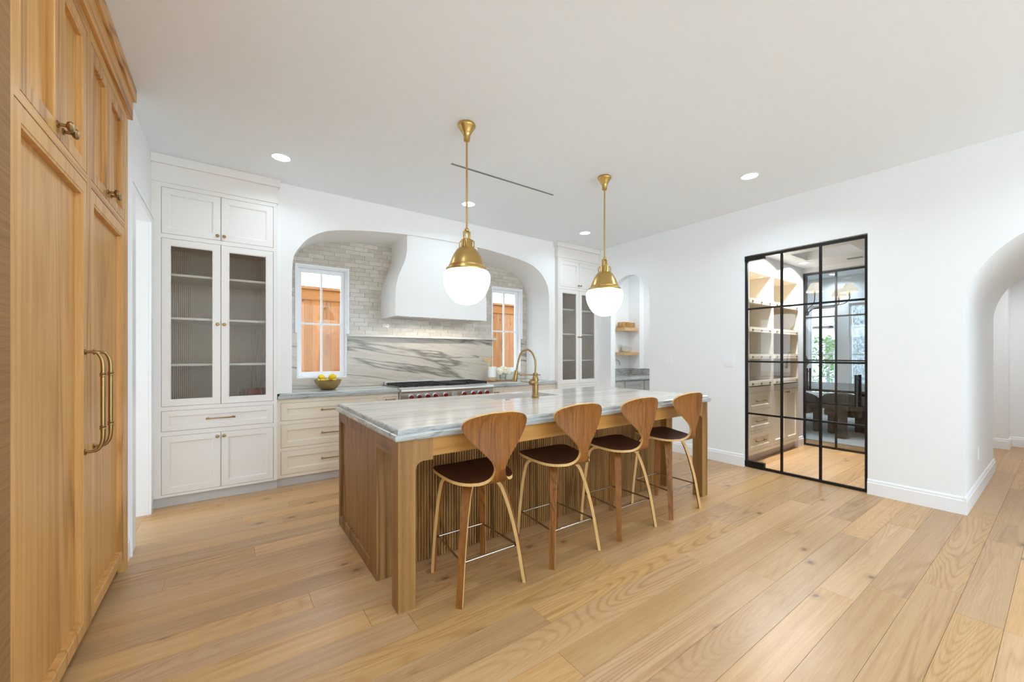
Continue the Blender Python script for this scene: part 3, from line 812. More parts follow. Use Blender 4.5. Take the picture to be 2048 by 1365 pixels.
tag(B().lathe([(.04, 0), (.046, .004), (.05, .05), (.046, .085), (.0435, .085), (.047, .05), (.043, .008), (.001, .006)], VA, 24).build('glass_vase', 'glass', smooth=40), 'small clear glass vase holding cream flowers on the wooden tray', 'vase')
FL = [(-.065, -.005, .125, .05, 'left'), (.005, -.03, .145, .056, 'front middle'), (.075, .0, .125, .05, 'right'), (.02, .045, .15, .048, 'back')]
rnd = random.Random(4)
for (dx, dy, dz, r, nm) in FL:
    f_ = thing('flower', (VA[0] + dx * .3, VA[1] + dy * .3, VA[2] + .01), 'cream white flower head at the %s of the small glass vase' % nm, 'flower', 'cream flowers in the glass vase')
    B().tube([(VA[0] + dx * .3, VA[1] + dy * .3, VA[2] + .01), (VA[0] + dx * .6, VA[1] + dy * .6, VA[2] + .08), (VA[0] + dx, VA[1] + dy, VA[2] + dz - .02)], .003, 6).build('stem', 'leaf', f_, 40)
    b = B()
    for k in range(60):
        u_ = 1 - 2 * (k + .5) / 60; a = k * 2.39996; q = math.sqrt(1 - u_ * u_)
        nrm = Vector((q * math.cos(a), q * math.sin(a), u_)); c = Vector((VA[0] + dx, VA[1] + dy, VA[2] + dz)) + nrm * r * rnd.uniform(.8, 1.0)
        t1 = nrm.orthogonal().normalized(); t2 = nrm.cross(t1)
        s_ = .017
        b.add([tuple(c - t1 * s_), tuple(c - t2 * s_ + nrm * .006), tuple(c + t1 * s_), tuple(c + t2 * s_ + nrm * .006), tuple(c - nrm * .02)], [(0, 1, 2, 3), (0, 4, 1), (1, 4, 2), (2, 4, 3), (3, 4, 0)])
    b.build('bloom', 'petal', f_)

# ================================================================== OAK REFRIGERATOR WALL
def build_fridge():
    t_ = thing('oak_refrigerator_cabinet', (-.52, 2.53, 0), 'tall honey oak panelled refrigerator cabinet with brass pulls along the left wall', 'cabinet')
    xf = -.505; mf = faceX(xf); g = .003
    B().box(-1.15, xf - .036, 1.60, 3.34, .09, 2.93).build('case', 'oak', t_)
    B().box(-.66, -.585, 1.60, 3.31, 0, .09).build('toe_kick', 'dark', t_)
    for (p, q, z0, z1) in ((1.726, 1.762, .0, 2.745), (3.240, 3.335, .0, 2.745), (2.482, 2.545, .085, 2.745)): dbox(B(), mf, p, q, z0, z1, -.03, 0).build('stile', 'oak', t_)
    for (p, q) in ((1.762, 2.482), (2.545, 3.240)):
        for (z0, z1) in ((2.036, 2.070), (2.692, 2.745)): dbox(B(), mf, p, q, z0, z1, -.03, 0).build('rail', 'oak_h', t_)
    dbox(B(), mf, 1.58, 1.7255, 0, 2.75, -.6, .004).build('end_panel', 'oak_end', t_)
    B().box(-1.1, xf + .016, 1.58, 3.388, 2.745, 2.869, .002).build('frieze', 'oak_h', t_)
    B().box(-1.1, xf + .030, 1.58, 3.41, 2.869, H - .002, .003).build('crown', 'oak_h', t_)
    for (p, q, k) in ((1.80, 2.146, 0), (2.146, 2.482, 1), (2.545, 2.881, 0), (2.881, 3.240, 1)):
        d_ = door('upper_door', t_, mf, p + g, q - g, 2.070 + g, 2.692 - g, 0, .050, 'oak', th=.028, rec=.020)
        knob(mf, q - .03 if k == 0 else p + .03, 2.118, 0, d_, s=1.35)
    dbox(B(), mf, 1.762, 1.80, 2.07, 2.692, -.03, 0).build('filler', 'oak', t_)
    for (p, q, hu) in ((1.762, 2.482, 2.448), (2.545, 3.240, 2.585)):
        d_ = door('refrigerator_door', t_, mf, p + g, q - g, .088, 2.036 - g, 0, .045, 'oak', th=.034, rec=.024, fwz=.055, bead=.010)
        z0, z1, e = .868, 1.298, .052
        P = lambda z, d: (xf + d, hu, z)
        b = B()
        b.lathe([(.012, 0), (.013, .004), (.008, .008)], P(z1, 0), 16, 'X'); b.lathe([(.012, 0), (.013, .004), (.008, .008)], P(z0, 0), 16, 'X')
        path = catmull([P(z1, .004), P(z1, .022), P(z1 - .006, .04), P(z1 - .03, e), P(z1 - .06, e + .004), P(z1 - .10, e + .004)], 4)
        b.tube(path, [.0055 + .0035 * (i / (len(path) - 1)) for i in range(len(path))], 12)
        path = catmull([P(z0, .004), P(z0, .022), P(z0 + .006, .04), P(z0 + .03, e), P(z0 + .06, e + .004), P(z0 + .10, e + .004)], 4)
        b.tube(path, [.0055 + .0035 * (i / (len(path) - 1)) for i in range(len(path))], 12)
        b.tube([P(z0 + .10, e + .004), P(z1 - .10, e + .004)], .0085, 12)
        for z in (z0 + .10, z1 - .10): b.lathe([(.0085, -.009), (.0115, -.007), (.0115, -.003), (.009, 0), (.0115, .003), (.0115, .007), (.0085, .009)], P(z, e + .004), 14)
        b.build('pull_handle', 'abrass', d_, 40)
build_fridge()

# ================================================================== ISLAND
IX0, IX1, IY0, IY1, IYB = .679, 3.5625, 1.924, 3.226, 2.278
def build_island():
    t_ = thing('kitchen_island', (2.12, 2.57, 0), 'oak kitchen island with corner posts and a reeded front behind the bar stools', 'island')
    zt = .857; pw = .0905
    # front posts with curved brackets
    for s_, x in ((1, IX0), (-1, IX1)):
        b = B(); n = 10
        poly = [(0, 0), (pw, 0), (pw, .698)] + [(pw + .045 * (1 - math.cos(math.pi / 2 * k / n)), .698 + .043 * math.sin(math.pi / 2 * k / n)) for k in range(1, n + 1)] + [(pw + .095, .741), (pw + .095, zt), (0, zt)]
        poly = [(x + s_ * u, z) for u, z in poly]
        b.prism(poly, IY0, IY0 + .045, lambda u, z, d: (u, d, z))
        b.box(min(x, x + s_ * pw), max(x, x + s_ * pw), IY0 + .045, IY0 + pw, 0, zt)
        b.build('post', 'isl', t_)
        # side rail from post to body
        xa, xb = (x, x + .03) if s_ > 0 else (x - .03, x)
        B().box(xa, xb, IY0 + pw, IYB, .764, zt).build('side_rail', 'isl_y', t_)
    B().box(IX0 + pw + .095, IX1 - pw - .095, IY0 + .006, IY0 + .032, .758, zt).build('apron', 'isl_x', t_)
    # body: pilasters, reeded back, end panels, working side
    B().box(IX0 + .03, IX1 - .03, IYB + .085, IY1 - .03, 0, .70).build('body', 'isl', t_)
    for xa, xb in ((IX0, IX0 + .10), (IX1 - .10, IX1)): B().box(xa, xb, IYB, IYB + .085, 0, zt, .001).build('pilaster', 'isl', t_)
    xa, xb = IX0 + .10, IX1 - .10; ry = IYB + .07
    B().box(xa, xb, ry, ry + .015, 0, zt).build('back_board', 'isl', t_)
    # half-round reeds, glued up in boards of twelve
    pitch = .0190; n = int((xb - xa) / pitch); per = 9; k = 0; rd = random.Random(2)
    while k < n:
        b = B(); e = min(n, k + per + rd.randint(-3, 4))
        for q in range(k, e):
            cx_ = xa + (q + .5) * (xb - xa) / n; r = pitch * .36
            sec = [(cx_ - r, ry)] + [(cx_ - r * math.cos(math.pi * j / 5), ry - .006 - r * .8 * math.sin(math.pi * j / 5)) for j in range(6)] + [(cx_ + r, ry)]
            b.loops([[(u, v, 0.004) for u, v in sec], [(u, v, zt) for u, v in sec]])
        o = b.build('reeded_board', 'isl', t_, 50, kind='stuff'); k = e
    for s_, x in ((1, IX0), (-1, IX1)):
        mf = (lambda u, z, d: (IX0 - d, u, z)) if s_ > 0 else (lambda u, z, d: (IX1 + d, u, z))
        d_ = door('end_panel', t_, mf, IYB + .0855, IY1, 0, zt, 0, .045, 'isl', th=.028, rec=.018, fwz=.07, bead=.006)
    # doors on the cooking side
    mf = lambda u, z, d: (u, IY1 + d, z)
    B().box(IX0 + .03, IX1 - .03, IY1 - .03, IY1 - .021, 0, zt).build('back_frame', 'isl', t_)
    m = 5; ww = (IX1 - IX0 - .06) / m
    for k in range(m):
        d_ = door('cabinet_door', t_, mf, IX0 + .03 + k * ww + .003, IX0 + .03 + (k + 1) * ww - .003, .09, zt - .01, 0, .05, 'isl')
        knob(mf, IX0 + .03 + (k + .9) * ww, .75, 0, d_)
build_island()
SK = (1.785, 2.480, 2.735, 3.070)
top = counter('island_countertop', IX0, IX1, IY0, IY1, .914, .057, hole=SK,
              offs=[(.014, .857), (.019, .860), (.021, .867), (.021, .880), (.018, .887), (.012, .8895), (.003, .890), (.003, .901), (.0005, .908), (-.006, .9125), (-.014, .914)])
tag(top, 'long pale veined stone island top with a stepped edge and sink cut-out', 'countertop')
b = B(); a, c, e, g = SK; o_ = .006
R = lambda i, z: [(a - i, e - i, z), (c + i, e - i, z), (c + i, g + i, z), (a - i, g + i, z)]
b.loops([R(.02, .856), R(o_, .856), R(o_ - .002, .72), R(-.02, .705), R(-.02, .703), R(.012, .71), R(.02, .72), R(.02, .856)], False, False)
b.add(R(-.02, .705), [(0, 1, 2, 3)])
tag(b.build('island_sink', 'steel'), 'undermount steel sink set into the island top behind the faucet', 'sink')

def build_faucet():
    bx, by, z0 = 2.131, 2.652, .914
    t_ = thing('island_faucet', (bx, by, z0), 'tall aged brass gooseneck faucet with spray head on the island', 'faucet')
    cz = lambda *p: [(r, h) for r, h in p]
    B().lathe(cz((.033, 0), (.033, .006), (.029, .010), (.031, .014), (.030, .024), (.026, .028), (.0255, .115), (.029, .119), (.029, .125), (.025, .130), (.027, .15), (.026, .172), (.018, .19), (.020, .195), (.020, .214), (.001, .216)), (bx, by, z0), 28).build('body', 'abrass', t_, 40)
    d = Vector((-.66, .75, 0)).normalized()      # spout swings toward the sink, left in the picture
    P = lambda r, z: (bx + d.x * r, by + d.y * r, z0 + z)
    path = catmull([P(0, .21), P(-.003, .27), P(.002, .33), P(.03, .392), P(.078, .416), P(.122, .388), P(.146, .325), P(.158, .265), P(.164, .232)], 5)
    B().tube(path, .0085, 12).build('hose', 'abrass', t_, 60)
    hd = [P(.163, .240), P(.167, .222), P(.170, .205), P(.176, .172), P(.181, .148), P(.182, .138)]
    h_ = B().tube(hd, [.010, .016, .017, .019, .024, .022], 18).build('spray_head', 'abrass', t_, 40)
    B().tube([P(.155, .212), P(.135, .200), P(.12, .19)], [.006, .004, .0045], 8).build('spray_lever', 'abrass', h_, 40)
    B().tube([P(.0, .197), P(.07, .199), P(.135, .198)], .0055, 10).tube([P(-.045, .199), P(0, .199)], .005, 8).build('support_arm', 'abrass', t_, 40)
    e = Vector((-.95, .1, 0)).normalized(); Q = lambda r, z: (bx + e.x * r, by + e.y * r, z0 + z)
    hb = B().tube([Q(0, .135), Q(.03, .136), Q(.05, .137), Q(.058, .137)], [.020, .024, .022, .012], 16).build('handle_hub', 'abrass', t_, 40)
    B().tube([Q(.055, .137), Q(.10, .142), Q(.145, .150)], [.005, .004, .0055], 8).build('lever', 'abrass', hb, 40)
build_faucet()
tag(B().lathe([(.020, 0), (.020, .004), (.016, .007), (.015, .006), (.014, .006), (.012, .010), (.001, .0105)], (1.856, 2.675, .914), 24).build('sink_air_switch', 'nickel', smooth=40), 'small round air switch button on the island top left of the faucet', 'button')

# ================================================================== BAR STOOLS
def build_stool():
    t_ = thing('bar_stool', (0, 0, 0), 'x', 'bar stool', 'moulded walnut bar stools along the island')
    # centre line (y, z) and half width of the moulded shell
    K = [(.186, .632, .03), (.184, .631, .085), (.176, .629, .145), (.158, .626, .185), (.130, .622, .203), (.095, .617, .209), (.05, .612, .207), (0, .607, .201), (-.05, .604, .195), (-.10, .602, .182), (-.145, .603, .160),
         (-.185, .608, .127), (-.215, .618, .088), (-.234, .634, .056), (-.244, .656, .038), (-.249, .684, .031), (-.252, .712, .039), (-.252, .74, .058), (-.250, .775, .091), (-.247, .815, .131), (-.245, .855, .167), (-.245, .888, .190), (-.246, .913, .201), (-.248, .934, .198),
         (-.251, .952, .182), (-.254, .966, .155), (-.257, .976, .121), (-.259, .983, .080), (-.260, .9865, .045), (-.2602, .987, .015)]
    rows = catmull(K, 3); nc = 17
    ys = 45   # row where the seat turns into the back (the waist)
    def surf(rws):
        vs = []
        for (y, z, w_) in rws:
            back = min(1, max(0, (z - .64) / .12))
            for k in range(nc):
                u = -1 + 2 * k / (nc - 1); x = u * w_
                q = (x / .2) ** 2
                vs.append((x, y + back * q * .040, z + (1 - back) * q * .012 * (1 if y > -.2 else .5) - (1 - back) * .004 * max(0, (y - .12) / .06) * 1.5))
        fs = [(r * nc + k, r * nc + k + 1, (r + 1) * nc + k + 1, (r + 1) * nc + k) for r in range(len(rws) - 1) for k in range(nc - 1)]
        return vs, fs
    vs, fs = surf(rows)
    bm = bmesh.new(); bv = [bm.verts.new(v) for v in vs]
    for f in fs: bm.faces.new([bv[i] for i in f])
    bm.normal_update(); nrm = [v.normal.copy() for v in bv]; bm.free()
    lo = [tuple(Vector(v) + n * .016) for v, n in zip(vs, nrm)]
    nr = len(rows)
    for nm, r0, r1, mats in (('seat', 0, ys, ['walnut_d', 'walnut', 'ply']), ('backrest', ys, nr - 1, ['walnut', 'walnut', 'ply'])):
        b = B(); ids = range(r0 * nc, (r1 + 1) * nc); N = len(ids)
        b.v = [vs[i] for i in ids] + [lo[i] for i in ids]
        for r in range(r1 - r0):
            for k in range(nc - 1):
                q = [r * nc + k, r * nc + k + 1, (r + 1) * nc + k + 1, (r + 1) * nc + k]
                b.f.append(q); b.mi.append(0); b.f.append([N + i for i in q[::-1]]); b.mi.append(1)
        R_ = r1 - r0 + 1
        edge = [(r * nc, (r + 1) * nc) for r in range(R_ - 1)] + [((r + 1) * nc + nc - 1, r * nc + nc - 1) for r in range(R_ - 1)]
        edge += [(k + 1, k) for k in range(nc - 1)] if nm == 'seat' else [((R_ - 1) * nc + k, (R_ - 1) * nc + k + 1) for k in range(nc - 1)]
        for p, q in edge: b.f.append([p, q, N + q, N + p]); b.mi.append(2)
        o = b.build(nm, mats, t_, origin=(0, 0, 0)); smooth(o, 50)
    # bent-ply legs in the diagonal planes
    def leg(dx, dy, path):
        d = Vector((dx, dy, 0)).normalized(); nrm = Vector((-d.y, d.x, 0))
        pts = catmull(path, 4); b = B(); L = []
        for i, (r, z) in enumerate(pts):
            a_, c_ = pts[max(i - 1, 0)], pts[min(i + 1, len(pts) - 1)]
            tg = Vector((c_[0] - a_[0], c_[1] - a_[1])).normalized(); nn = Vector((-tg.y, tg.x))
            f = i / (len(pts) - 1); hw = .025 - .009 * max(0, (f - .3) / .7); th = .0105 - .0015 * f
            if i == len(pts) - 1: nn = Vector((1, 0)) * (1 if nn.x > 0 else -1)
            ring = []
            for su, sv in ((-1, -1), (1, -1), (1, 1), (-1, 1)):
                rr_, zz_ = r + nn.x * th * sv, z + nn.y * th * sv
                ring.append(tuple(d * rr_ + nrm * hw * su + Vector((0, 0, max(0, zz_)))))
            L.append(ring)
        n0 = len(b.f); b.loops(L)
        # lamination edges are pale, broad faces walnut
        for i, f in enumerate(b.f):
            c = [Vector(b.v[k]) for k in f]; n = (c[1] - c[0]).cross(c[2] - c[0])
            b.mi[i] = 1 if n.length > 0 and abs(n.normalized().dot(nrm)) > .7 else 0
        return smooth(b.build('leg', ['walnut', 'ply'], t_, origin=(0, 0, 0)), 40)
    rear = [(.04, .582), (.09, .580), (.128, .570), (.155, .543), (.174, .500), (.195, .440), (.215, .370), (.240, .270), (.262, .150), (.287, 0)]
    front = [(.04, .582), (.12, .580), (.165, .574), (.193, .548), (.205, .505), (.221, .420), (.234, .305), (.245, .20), (.253, .10), (.259, 0)]
    for s_ in (-1, 1):
        leg(s_ * .1725, .195, front); leg(s_ * .2055, -.198, rear)
    B().lathe([(.075, 0), (.078, .003), (.078, .009), (.07, .012)], (0, 0, .589), 24).build('mount_plate', 'black', t_, 40)
    rf, rr_ = .231, .242
    f_ = Vector((.1725, .195, 0)).normalized() * rf; r_ = Vector((.2055, -.198, 0)).normalized() * rr_
    C = [(-f_.x, f_.y, .212), (f_.x, f_.y, .212), (r_.x, r_.y, .205), (-r_.x, r_.y, .205)]
    for k in range(4):
        B().tube([C[k], C[(k + 1) % 4]], .0058, 10).build('footrest_rod', 'chrome', t_, 40)
    return t_
SL = ['walnut bar stool nearest the camera, at the left end of the island', 'second walnut bar stool from the left end of the island',
      'third walnut bar stool from the left end of the island', 'walnut bar stool furthest right, beside the far island post']
SX = [1.158, 1.782, 2.393, 3.006]
st = build_stool(); st.location = (SX[0], 1.995, 0); st['label'] = SL[0]
for x, lb in zip(SX[1:], SL[1:]): dup(st, (x, 2.0, 0), lb)

# ================================================================== PENDANTS
def build_pendant(x, y, label):
    t_ = thing('pendant_lamp', (x, y, H), label, 'pendant lamp', 'brass pendant lamps over the island')
    c = (x, y, 0)
    B().lathe([(.060, H - .001), (.063, H - .006), (.064, H - .018), (.060, H - .024), (.052, H - .034), (.042, H - .052), (.036, H - .062), (.034, H - .066), (.030, H - .070), (.027, H - .080), (.0235, H - .088), (.0235, H - .118), (.018, H - .124), (.008, H - .126)], c, 40).build('canopy', 'brass', t_, 40)
    B().lathe([(.0070, H - .12), (.0070, 2.195)], c, 14).build('rod', 'brass', t_, 40)
    B().ball((x, y, 2.187), .016, seg=18).build('swivel', 'brass', t_, 60)
    b = B()
    for s_ in (-1, 1): b.box(x + s_ * .020 - .006, x + s_ * .020 + .006, y - .012, y + .012, 2.113, 2.178, .003)
    b.tube([(x - .028, y, 2.170), (x + .028, y, 2.170)], .005, 10)
    b.build('yoke', 'brass', t_, 40)
    nk = B().lathe([(.018, 2.126), (.026, 2.125), (.026, 2.118), (.040, 2.116), (.042, 2.112), (.041, 2.056), (.044, 2.052), (.044, 2.044)], c, 32).build('neck', 'brass', t_, 40)
    for k in range(8):
        a = k * math.pi / 4 + .2
        B().ball((x + .0455 * math.cos(a), y + .0455 * math.sin(a), 2.062), .005, seg=10, rings=6).build('screw', 'brass', nk, 60)
    for k in range(4):
        a = k * math.pi / 2 + .75
        B().tube([(x + .041 * math.cos(a), y + .041 * math.sin(a), 2.112), (x + .055 * math.cos(a), y + .055 * math.sin(a), 2.100), (x + .055 * math.cos(a), y + .055 * math.sin(a), 2.056)], .0045, 8).build('neck_strut', 'brass', nk, 40)
    pr = catmull([(.046, 2.054), (.064, 2.050), (.078, 2.034), (.097, 2.003), (.112, 1.970), (.122, 1.942), (.1265, 1.930)], 4)
    B().lathe(pr + [(.129, 1.928), (.129, 1.912), (.131, 1.908)], c, 48, cap=False).build('dome', 'brass', t_, 40)
    B().lathe([(.128, 1.909), (.146, 1.908), (.149, 1.904), (.149, 1.886), (.146, 1.882), (.14, 1.882)], c, 48, cap=False).build('fitter_ring', 'brass', t_, 40)
    g = catmull([(.138, 1.892), (.153, 1.886), (.166, 1.868), (.1705, 1.842), (.168, 1.81), (.158, 1.772), (.138, 1.728), (.108, 1.687), (.07, 1.66), (.035, 1.649), (.001, 1.647)], 2)
    B().lathe(g, c, 32).build('globe', 'opal', t_, 60)
    return t_
build_pendant(1.40, 2.532, 'brass pendant lamp with a lit opal globe, nearer the camera over the island')
build_pendant(2.866, 2.532, 'brass pendant lamp with a lit opal globe, further right over the island')

# ================================================================== DOWNLIGHTS, DIFFUSER, SWITCHES
def downlight(x, y, z, label, r=.062, power=None, group='round recessed downlights in the kitchen ceiling', col=None):
    t_ = thing('recessed_downlight', (x, y, z), label, 'downlight', group)
    B().lathe([(r + .006, -.001), (r + .016, -.001), (r + .017, -.004), (r + .006, -.006)], (x, y, z), 36, cap=False).build('trim_ring', 'trim', t_, 40)
    B().lathe([(r + .006, -.002), (r, -.0035), (.001, -.0035)], (x, y, z), 36).build('lens', 'lens', t_, 40)
    ld = bpy.data.lights.new('downlight_lamp', 'AREA'); ld.shape = 'DISK'; ld.size = r * 2; ld.energy = power or DOWNLIGHT_W; ld.color = col or LAMP; ld.spread = math.radians(150)
    lo = bpy.data.objects.new('downlight_lamp', ld); COL.objects.link(lo); lo.parent = t_; lo.location = (0, 0, -.008)
for x, y, lb in ((.356, 3.862, 'lit recessed downlight above the left glass cabinet'), (2.154, 3.857, 'lit recessed downlight seen behind the nearer pendant rod'), (3.967, 3.852, 'lit recessed downlight near the right glass cabinet'),
                 (3.952, 1.734, 'lit recessed downlight near the right wall above the glass door'), (.356, 1.734, 'lit recessed downlight beside the oak refrigerator cabinet, above the picture'),
                 (.356, -.4, 'lit recessed downlight left of the camera'), (2.154, -.4, 'lit recessed downlight right of the camera'), (3.967, -.4, 'lit recessed downlight in front of the hall arch'),
                 (.356, -2.5, 'lit recessed downlight at the rear left of the room'), (2.154, -2.5, 'lit recessed downlight at the rear middle of the room'), (3.967, -2.5, 'lit recessed downlight at the rear right of the room')):
    downlight(x, y, H, lb, power=DOWNLIGHT_W * (.5 if y > 3 else 1.0))
b = B(); b.box(1.578, 2.751, 3.118, 3.124, H - .004, H - .0005); b.box(1.578, 2.751, 3.132, 3.138, H - .004, H - .0005); b.box(1.578, 1.584, 3.124, 3.132, H - .004, H - .0005); b.box(2.745, 2.751, 3.124, 3.132, H - .004, H - .0005)
sl = thing('linear_air_diffuser', (2.165, 3.128, H - .004), 'thin grey linear air slot in the ceiling between the two pendants', 'vent')
b.build('slot_frame', 'slot', sl); B().box(1.584, 2.745, 3.124, 3.132, H - .002, H - .0005).build('slot_opening', 'slot', sl)
for y, lb in ((3.141, 'white wall switch plate beside the wet bar arch'), (2.339, 'white wall switch plate beside the black glass door')):
    s_ = thing('light_switch', (XR, y, 1.15), lb, 'switch', 'white wall switches')
    B().box(XR - .006, XR, y - .058, y + .058, 1.142, 1.258, .003).build('plate', 'trim', s_)
    for k in (-1, 1): B().box(XR - .010, XR - .006, y + k * .023 - .016, y + k * .023 + .016, 1.167, 1.233, .0015).build('rocker', 'trim', s_)
s_ = thing('wall_outlet', (5.64, .493, .31), 'white wall outlet low on the jamb inside the hall arch', 'outlet')
B().box(5.605, 5.675, .487, .493, .315, .43, .002).build('plate', 'trim', s_)
for z in (.35, .395): B().box(5.625, 5.655, .485, .487, z - .014, z + .014, .001).build('socket', 'trim', s_)

# ================================================================== BLACK GLASS DOORS
def glass_door(n, x, y0, y1, z1, patch, handles):
    t_ = bpy.data.objects.new('door_%d' % n, None); COL.objects.link(t_); O = (x, (y0 + y1) / 2, 0); t_.location = O; ORG[t_.name] = Vector(O); struct(t_)
    w_, hz, th = .022, .0195, .015
    b = B()
    b.box(x - th, x + th, y0, y0 + w_, .004, z1); b.box(x - th, x + th, y1 - w_, y1, .004, z1); b.box(x - th, x + th, y0 + w_, y1 - w_, z1 - .026, z1); b.box(x - th, x + th, y0 + w_, y1 - w_, .004, .026)
    b.build('frame', 'black', t_)
    ys = [y0 + w_ + (y1 - y0 - 2 * w_) * k / 3 for k in range(4)]; zs = [.026, .614, 1.206, 1.806, z1 - .026]
    for y in ys[1:3]: B().box(x - .011, x + .011, y - .0105, y + .0105, .026, z1 - .026).build('mullion', 'black', t_)
    for z in zs[1:4]: B().box(x - .010, x + .010, y0 + w_, y1 - w_, z - .0095, z + .0095).build('muntin', 'black', t_)
    for i in range(3):
        for j in range(4):
            B().box(x - .003, x + .003, ys[i] + (.0105 if i else 0), ys[i + 1] - (.0105 if i < 2 else 0), zs[j] + (.0095 if j else 0), zs[j + 1] - (.0095 if j < 3 else 0)).build('pane', 'glass', t_)
    if patch:
        for (p, q) in ((.008, .075), (z1 - .052, z1)): B().box(x - .022, x + .022, y1 - .20, y1 + .002, p, q, .002).build('pivot_patch', 'black', t_)
    for hy in handles:
        b = B()
        for s_ in (-1, 1):
            b.tube([(x + s_ * .055, hy, .79), (x + s_ * .055, hy, 1.094)], .0125, 14)
            for z in (.835, 1.05): b.tube([(x, hy, z), (x + s_ * .055, hy, z)], .008, 10)
        b.build('pull_handle', 'black', t_, 40)
    return t_
glass_door(1, XR + .035, DY0 + .003, DY1 - .003, DZ - .008, True, [1.165])
glass_door(2, 6.68, 1.115, 2.207, 2.43, False, [2.148])

# ================================================================== PANTRY PASSAGE
PZ = 2.50
struct(B().box(4.9125, 6.62, 1.0, 1.05, 0, 2.7).build('wall_pantry_near', 'wall'))
struct(B().box(4.9125, 6.62, 2.81, 2.87, 0, 2.7).build('wall_pantry_back', 'wall'))
struct(B().box(6.41, 6.62, 2.195, 2.81, 0, PZ).build('wall_pantry_return', 'wall'))
base_y('baseboard_pantry', 2.195, 6.41, 6.60, -1)
struct(colwall(B(), [(.98, 0), (1.11, 0), (1.11, 2.437), (2.212, 2.437), (2.212, 0), (5.6, 0)], H, faceXm(6.62), 0, -.12).build('wall_pantry_far', 'wall'))
b = B()
b.box(4.9125, 5.55, 1.05, 2.81, PZ, PZ + .05); b.box(6.07, 6.62, 1.05, 2.81, PZ, PZ + .05); b.box(5.55, 6.07, 1.05, 1.40, PZ, PZ + .05); b.box(5.55, 6.07, 1.97, 2.81, PZ, PZ + .05)
b.box(5.52, 6.10, 1.37, 2.0, PZ + .16, PZ + .18); b.box(5.53, 5.55, 1.38, 1.99, PZ + .05, PZ + .16); b.box(6.07, 6.09, 1.38, 1.99, PZ + .05, PZ + .16); b.box(5.55, 6.07, 1.38, 1.40, PZ + .05, PZ + .16); b.box(5.55, 6.07, 1.97, 1.99, PZ + .05, PZ + .16)
struct(b.build('ceiling_pantry', 'ceil'))
for x, lb in ((5.40, 'lit downlight in the pantry ceiling nearer the black glass door'), (6.18, 'lit downlight in the pantry ceiling further inside')):
    downlight(x, 2.04, PZ, lb, .045, 38.0, 'downlights in the pantry passage', (.93, .96, 1.0))
tag(B().box(6.35, 6.42, 1.49, 1.64, PZ - .006, PZ - .001).build('ceiling_vent', 'slot'), 'small grey air vent in the pantry ceiling', 'vent')
PY = 2.177
def pantry_cabinet(x0, x1, kind, label):
    t_ = thing('pantry_cabinet', ((x0 + x1) / 2, PY + .3, 0), label, 'cabinet', 'cream pantry cabinets with open cubbies')
    mf = faceY(PY); g = .003; yb = 2.81
    B().box(x0, x1, PY + .02, yb - .002, .10, .90).build('base_case', 'cream', t_)
    B().box(x0, x1, PY + .05, PY + .07, 0, .10).build('toe_kick', 'toe', t_)
    if kind == 'drawers':
        b = B(); dbox(b, mf, x0, x0 + .03, .10, .90, -.02, 0); dbox(b, mf, x1 - .035, x1, .10, .90, -.02, 0)
        for (p, q) in ((.10, .138), (.352, .378), (.596, .622), (.834, .90)): dbox(b, mf, x0 + .03, x1 - .035, p, q, -.02, 0)
        b.build('face_frame', 'cream', t_)
        for (p, q) in ((.138, .352), (.378, .596), (.622, .834)):
            d_ = door('drawer_front', t_, mf, x0 + .03 + g, x1 - .035 - g, p + g, q - g, 0, .05, 'cream')
            barpull(mf, (x0 + x1) / 2 - .11, (x0 + x1) / 2 + .11, (p + q) / 2, -.004, d_)
    else:
        b = B(); dbox(b, mf, x0, x0 + .03, .10, .90, -.02, 0); dbox(b, mf, x1 - .03, x1, .10, .90, -.02, 0)
        for (p, q) in ((.10, .138), (.834, .90)): dbox(b, mf, x0 + .03, x1 - .03, p, q, -.02, 0)
        b.build('face_frame', 'cream', t_)
        m = (x0 + x1) / 2
        for s_, (p, q) in enumerate(((x0 + .03, m), (m, x1 - .03))):
            d_ = door('cabinet_door', t_, mf, p + g, q - g, .138 + g, .834 - g, 0, .055, 'cream')
            knob(mf, q - .028 if s_ == 0 else p + .028, .795, 0, d_)
    # open cubbies: uprights, back boards, slanted shelves with front lip and brass stops
    b = B(); b.box(x0, x0 + .035, PY, yb - .002, .90, 2.29); b.box(x1 - .035, x1, PY, yb - .002, .90, 2.29); b.box(x0 + .035, x1 - .035, yb - .02, yb - .002, .90, 2.29); b.box(x0 + .035, x1 - .035, PY, yb - .02, 2.262, 2.29)
    b.build('upper_case', 'cream', t_)
    for zl in (.915, 1.235, 1.555, 1.895):
        sh = B().loops([[(x, PY + .002, zl), (x, PY + .02, zl), (x, yb - .021, zl + .11), (x, yb - .021, zl + .13), (x, PY + .02, zl + .02), (x, PY + .002, zl + .02)] for x in (x0 + .0352, x1 - .0352)]).build('slanted_shelf', 'cream', t_)
        dbox(B(), mf, x0 + .0355, x1 - .0355, zl, zl + .058, 0, .012).build('front_lip', 'cream', sh)
        b = B(); n = 3 if kind == 'drawers' else 2
        for k in range(n):
            u = x0 + .10 + (x1 - x0 - .2) * k / (n - 1); dbox(b, mf, u - .014, u + .014, zl + .012, zl + .034, .012, .017)
        b.tube([mf(x0 + .09, zl + .024, .020), mf(x1 - .09, zl + .024, .020)], .003, 8)
        b.build('brass_rail', 'abrass', sh)
    B().box(x0, x1, PY + .02, yb - .002, 2.29, PZ - .001).build('soffit_panel', 'trim', t_)
pantry_cabinet(4.916, 5.576, 'drawers', 'cream pantry cabinet with three drawers below open slanted shelves, seen through the glass door')
pantry_cabinet(5.578, 6.408, 'doors', 'cream pantry cabinet with two doors below open slanted shelves, further inside the passage')

